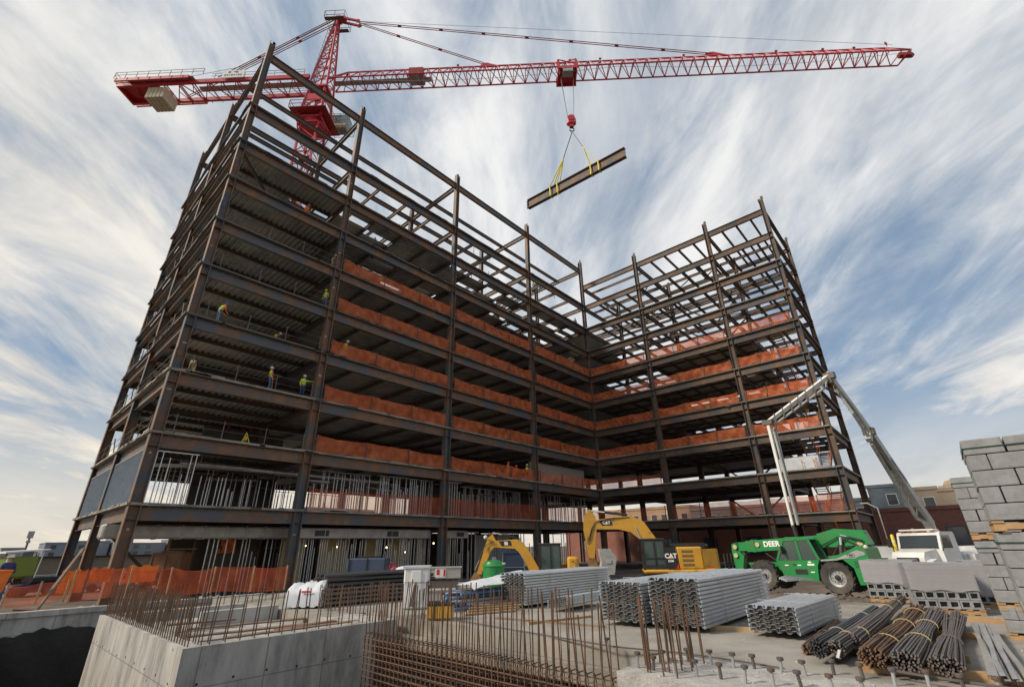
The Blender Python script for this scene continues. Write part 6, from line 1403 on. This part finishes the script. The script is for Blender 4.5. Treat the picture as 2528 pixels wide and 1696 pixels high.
# ------------------------------------------------------------ people
def person(loc,rz,label,top=hiviz,legs=denim,hat=hat_w,pose='stand',s=1.0,vest=None,tool=None):
    P={'pel':(0,0,.95),'sp':(0,0,1.15),'ch':(.02,0,1.36),'nk':(.03,0,1.50),'hd':(.05,0,1.60),'tp':(.04,0,1.73)}
    hipw=.10;shw=.20
    L_={'hipL':(0,hipw,.92),'knL':(.03,.12,.50),'anL':(-.02,.13,.09),'toL':(.14,.15,.03),'hipR':(0,-hipw,.92),'knR':(.03,-.12,.50),'anR':(-.02,-.13,.09),'toR':(.14,-.15,.03)}
    A={'shL':(0,shw,1.42),'elL':(-.02,.27,1.13),'wrL':(.10,.27,.90),'shR':(0,-shw,1.42),'elR':(-.02,-.27,1.13),'wrR':(.10,-.27,.90)}
    lean=0
    if pose=='reach': A.update(elL=(.10,.45,1.40),wrL=(.15,.70,1.45))
    if pose=='reachR': A.update(elR=(.10,-.45,1.40),wrR=(.15,-.70,1.45),elL=(.12,.30,1.15),wrL=(.32,.25,1.10))
    if pose=='work': lean=.35; A.update(elL=(.18,.26,1.12),wrL=(.42,.16,1.05),elR=(.18,-.26,1.12),wrR=(.42,-.16,1.05))
    if pose=='bend': lean=.8; A.update(elL=(.20,.22,1.10),wrL=(.35,.16,.85),elR=(.20,-.22,1.10),wrR=(.35,-.16,.85)); L_.update(knL=(.16,.13,.52),knR=(.10,-.13,.50))
    if pose=='lean': lean=-.1; A.update(elL=(-.05,.30,1.15),wrL=(.18,.28,1.00)); L_.update(anL=(.12,.18,.09),toL=(.27,.2,.03))
    if pose=='wide': L_.update(knL=(.02,.22,.5),anL=(0,.32,.09),toL=(.14,.36,.03),knR=(.02,-.2,.5),anR=(0,-.28,.09),toR=(.14,-.32,.03)); A.update(elL=(.12,.32,1.2),wrL=(.28,.2,1.3),elR=(.15,-.3,1.15),wrR=(.3,-.15,1.15))
    def rot(p):
        x,y,z=p; dz=z-.95
        if dz<=0: return V(p)
        return V((x*math.cos(lean)+dz*math.sin(lean),y,.95+dz*math.cos(lean)-x*math.sin(lean)))
    J={k:rot(v) for k,v in {**P,**A}.items()}; J.update({k:V(v) for k,v in L_.items()})
    vs=[];es=[];rs=[];own=[]
    idx={}
    def vx(k,r): idx[k]=len(vs); vs.append(J[k]*s); rs.append(r*s); return idx[k]
    rad=dict(pel=.145,sp=.13,ch=.155,nk=.06,hd=.085,tp=.07,hipL=.10,knL=.065,anL=.045,toL=.04,hipR=.10,knR=.065,anR=.045,toR=.04,shL=.075,elL=.048,wrL=.032,shR=.075,elR=.048,wrR=.032)
    for k,r in rad.items(): vx(k,r)
    for a,b_ in(('pel','sp'),('sp','ch'),('ch','nk'),('nk','hd'),('hd','tp'),('pel','hipL'),('hipL','knL'),('knL','anL'),('anL','toL'),('pel','hipR'),('hipR','knR'),('knR','anR'),('anR','toR'),('ch','shL'),('shL','elL'),('elL','wrL'),('ch','shR'),('shR','elR'),('elR','wrR')): es.append((idx[a],idx[b_]))
    # face and hands
    def ex(par,off,r): 
        k=len(vs); vs.append(vs[par]+V(off)*s); rs.append(r*s); es.append((par,k)); return k
    ex(idx['hd'],(.088,0,.0),.022)
    for sd in('L','R'):
        w_=idx['wr'+sd]; f=(J['wr'+sd]-J['el'+sd]).normalized(); sgn=1 if sd=='L' else -1; sdv=V((0,sgn,0)); 
        pm=ex(w_,f*.06,.030)
        for q in range(4): a=ex(pm,f*.045+V((0,(q-1.5)*.019,0)),.0095); ex(a,f*(.03+.006*(1.5-abs(q-1.5)))+V((.012,0,-.01)),.008)
        a=ex(pm,f*.01+V((.03,-sgn*.02,0)),.011); ex(a,f*.025+V((.01,0,0)),.009)
    me=bpy.data.meshes.new('person'); me.from_pydata(vs,es,[]); o=bpy.data.objects.new('person',me); COL.objects.link(o)
    md=o.modifiers.new('s','SKIN'); sv=me.skin_vertices[0].data
    for i,r in enumerate(rs): sv[i].radius=(r,r)
    for k in('ch','sp','pel'): sv[idx[k]].radius=(rs[idx[k]]*.85,rs[idx[k]]*1.12)
    sv[0].use_root=True; md.use_smooth_shade=True; o.modifiers.new('d','SUBSURF').levels=1
    dg=bpy.context.evaluated_depsgraph_get(); me2=bpy.data.meshes.new_from_object(o.evaluated_get(dg)); o.modifiers.clear(); o.data=me2; me2.name='person'
    for m_ in(skin,top,legs,boots): me2.materials.append(m_)
    segs=[('ch','nk',1),('pel','sp',1),('sp','ch',1),('nk','tp',0),('hipL','knL',2),('hipR','knR',2),('pel','hipL',2),('pel','hipR',2),('knL','anL',2),('knR','anR',2),('anL','toL',3),('anR','toR',3),('shL','elL',1),('shR','elR',1),('elL','wrL',1),('elR','wrR',1)]
    for p_ in me2.polygons:
        c=p_.center/s; best=9;bi=0
        for a,b_,mi in segs:
            A_,B2=J[a],J[b_]; t=max(0,min(1,(c-A_).dot(B2-A_)/((B2-A_).length_squared))); dd=(A_+(B2-A_)*t-c).length
            if dd<best: best=dd;bi=mi; tt=t;seg0=a
        if seg0 in('elL','elR') and tt>.97: bi=0
        p_.material_index=bi
    o.location=loc; o.rotation_euler=(0,0,rz); tag(o,label,'person')
    m=MB(); h=J['tp']*s; m.lathe([(.155*s,-.045*s),(.125*s,-.03*s),(.122*s,.02*s),(.10*s,.075*s),(.05*s,.105*s),(.005,.11*s)],tuple(h),2,14); m.box((h.x+.12*s,0,h.z-.035*s),(.12*s,.14*s,.015*s)); m.build('hard_hat',hat,o,True)
    if vest:
        m=MB(); c0_=J['pel'];c1_=J['ch'];n_=J['nk']; pts=[c0_+(c1_-c0_)*t for t in(.15,.5,.85)]+[c1_+(n_-c1_)*.35]
        g=[]
        for q,(pt_,rr) in enumerate(zip(pts,(.165,.165,.185,.17))):
            g.append([ (pt_+V((math.cos(a)*rr*.85,math.sin(a)*rr*1.12,0)))*s for a in [2*PI*k_/14 for k_ in range(15)]])
        m.sheet(g); m.build('safety_vest',vest,o,True)
        m=MB()
        for zf in(.35,.6): pt_=c0_+(c1_-c0_)*zf; m.tube([(pt_+V((math.cos(a)*.150,math.sin(a)*.195,0)))*s for a in [2*PI*k_/14 for k_ in range(15)]],.012*s,4); 
        m.build('harness',mat('harness_green',(.10,.35,.18),.6) if 'harness_green' not in bpy.data.materials else bpy.data.materials['harness_green'],o)
    if tool:
        m=MB(); a=J['wrR']*s+V((.05,0,0)); m.tube([a+V((0,0,.05)),V((a.x+.08,a.y,.0))],.022,6); t_=m.build('hand_tool',wood,o)
    return o
def onedge(D,li,dy=.0,off=.0):  # a point on a floor edge of the long wing front
    p=ony(D[0],D[1],FY[0]-.05+dy); return V((p.x,FY[0]-.05+dy,LZ[li]))
tv=lambda a,b:((150+a/2.851)/K,(700+b/2.851)/K)
toc=math.atan2(-1,0)   # towards the court
person(onedge(tv(1465,720),2,.35),R(-20),'worker in orange vest and yellow sleeves holding a tool, third floor, left bay',top=hiviz,vest=hivizo,hat=hat_w,pose='lean',tool=1,s=1.02)
person(onedge(tv(1695,775),2,.35),R(-80),'worker in lime shirt reaching out to touch the second column, third floor',top=hiviz,vest=hiviz,legs=navy_s,hat=hat_w,pose='reach')
person(onedge(tv(1105,250),3,.3),R(10),'worker with blue helmet and orange shirt leaning forward, fourth floor left bay',top=hivizo,vest=hiviz,hat=hat_b,pose='work',s=1.02)
person(onedge(tv(1855,150),4,.3),R(200),'worker in yellow shirt and yellow helmet beside the second column, fifth floor',top=hiviz,vest=hiviz,hat=hat_y,pose='stand',s=.98)
person(onedge(tv(1990,470),3,.5),R(-60),'worker in yellow shirt behind the orange net at the second column, fourth floor',top=hiviz,vest=hiviz,hat=hat_w,pose='work')
person(onedge(tv(1485,400),3,2.2),R(-30),'crouching worker behind the beam on the fourth floor, left bay',top=hiviz,vest=hivizo,hat=hat_w,pose='bend',s=.9)
v3=lambda a,b:((700+a/3.1357)/K,(1050+b/3.1357)/K)
person(onedge(v3(1738,405),1,.6),R(-70),'worker in orange jacket behind the net between third and fourth columns, left of two',top=hivizo,legs=hivizo,hat=hivizo,pose='stand')
person(onedge(v3(1790,405),1,.9),R(-120),'bending worker in orange behind the net, right of the standing orange worker',top=hivizo,legs=hivizo,hat=hivizo,pose='bend')
person(onedge(v3(1885,425),1,.2),R(-90),'worker with dark trousers beside the fourth column, second floor',top=hivizo,legs=boots,vest=hiviz,hat=hat_w,pose='wide')
v6=lambda a,b:((800+a/2.24)/K,(550+b/2.24)/K)
v4=lambda a,b:((350+a/2.851)/K,(300+b/2.851)/K)
p=ony(*v6(1197,395),36.5); person((p.x,p.y,LZ[8]),R(-100),'worker in yellow high on the open top level beside the fourth column',top=hiviz,vest=hiviz,hat=hat_y,pose='work')
p=ony(*v6(1155,345),37.2); person((p.x,p.y,LZ[8]),R(-60),'small worker in yellow just left of the other worker on the open top level',top=hiviz,vest=hiviz,hat=hat_w,pose='stand',s=.95)
person(onedge(v4(1340,1010),5,.3),R(-60),'worker in tan clothing beside the second column on the sixth floor',top=shirt_t,legs=shirt_t,hat=shirt_t,pose='bend')
person(onedge(v4(1150,625),6,1.2),R(-60),'worker in orange high on the seventh floor, left bay',top=hivizo,vest=hivizo,hat=hivizo,pose='work')
p=ony(8,1320,29.5); person((p.x,p.y,p.z-.9),R(120),'person in a dark blue jacket with light cap at the left edge, seen from behind',top=navy_s,hat=hat_w,pose='stand')
p=dep(1998,1272,31); 
# coil of rope on the third floor left
p=onedge(tv(920,605),2,.3); e=empty('rope_coil',(p.x,p.y,p.z+.02),R(-30),'pale rope coil hanging at the corner column, third floor','rope coil'); m=MB()
for k in range(5): m.tube([(.05*k-.1,.22*math.cos(a),.5+.42*math.sin(a)) for a in [2*PI*q/16 for q in range(17)]],.035,5)
m.build('coil',mat('rope_cream',(.5,.4,.2),.8),e,True); m=MB(); m.bar((0,-.5,0),(0,0,1.1),.05); m.bar((0,.4,0),(0,0,1.1),.05); m.build('stand',steel2,e)
p=onedge(tv(1300,1095),1,.3); e=empty('yellow_lamp_stand',(p.x,p.y,p.z+.0),R(-30),'small yellow tripod lamp on the second floor edge, left bay','lamp stand'); m=MB()
for a in(0,2.1,4.2): m.tube([(0,0,.75),(.3*math.cos(a),.3*math.sin(a),0)],.03,5)
m.build('tripod',mat('tripod_yellow',(.6,.45,.03),.5),e); m=MB(); m.bevbox((0,0,.35),(.22,.16,.3),.03); m.build('lamp_body',yel,e)
# cover sheets on right wing third level: white tarp bundle
p=ony(1830,1045,12.0); q=onx(1825,1048,57.5); e=empty('tarp_covered_load',(57.3,q.y,LZ[1]+.02),R(90),'white and green tarp covered load near the stair, second floor, right wing','covered load'); m=MB(); g=[[V((-1.9+i*.38,-.6+j*.3,1.4+.12*math.sin(i*1.4+j*2))) for j in range(5)] for i in range(11)]; m.sheet(g); m.sheet([[V((-1.9+i*.38,-.6+.1*math.sin(i*2+j),.1+j*.32)) for j in range(5)] for i in range(11)]); m.bb((-1.85,-.55,.1),(1.85,.6,1.38)); m.build('tarp',tarp,e,True); m=MB(); m.prism([(-.7,.1),(-.3,.1),(.2,1.3),(-.1,1.3)],1,-.72,-.70); m.build('green_stripe',grn,e,fix=True)
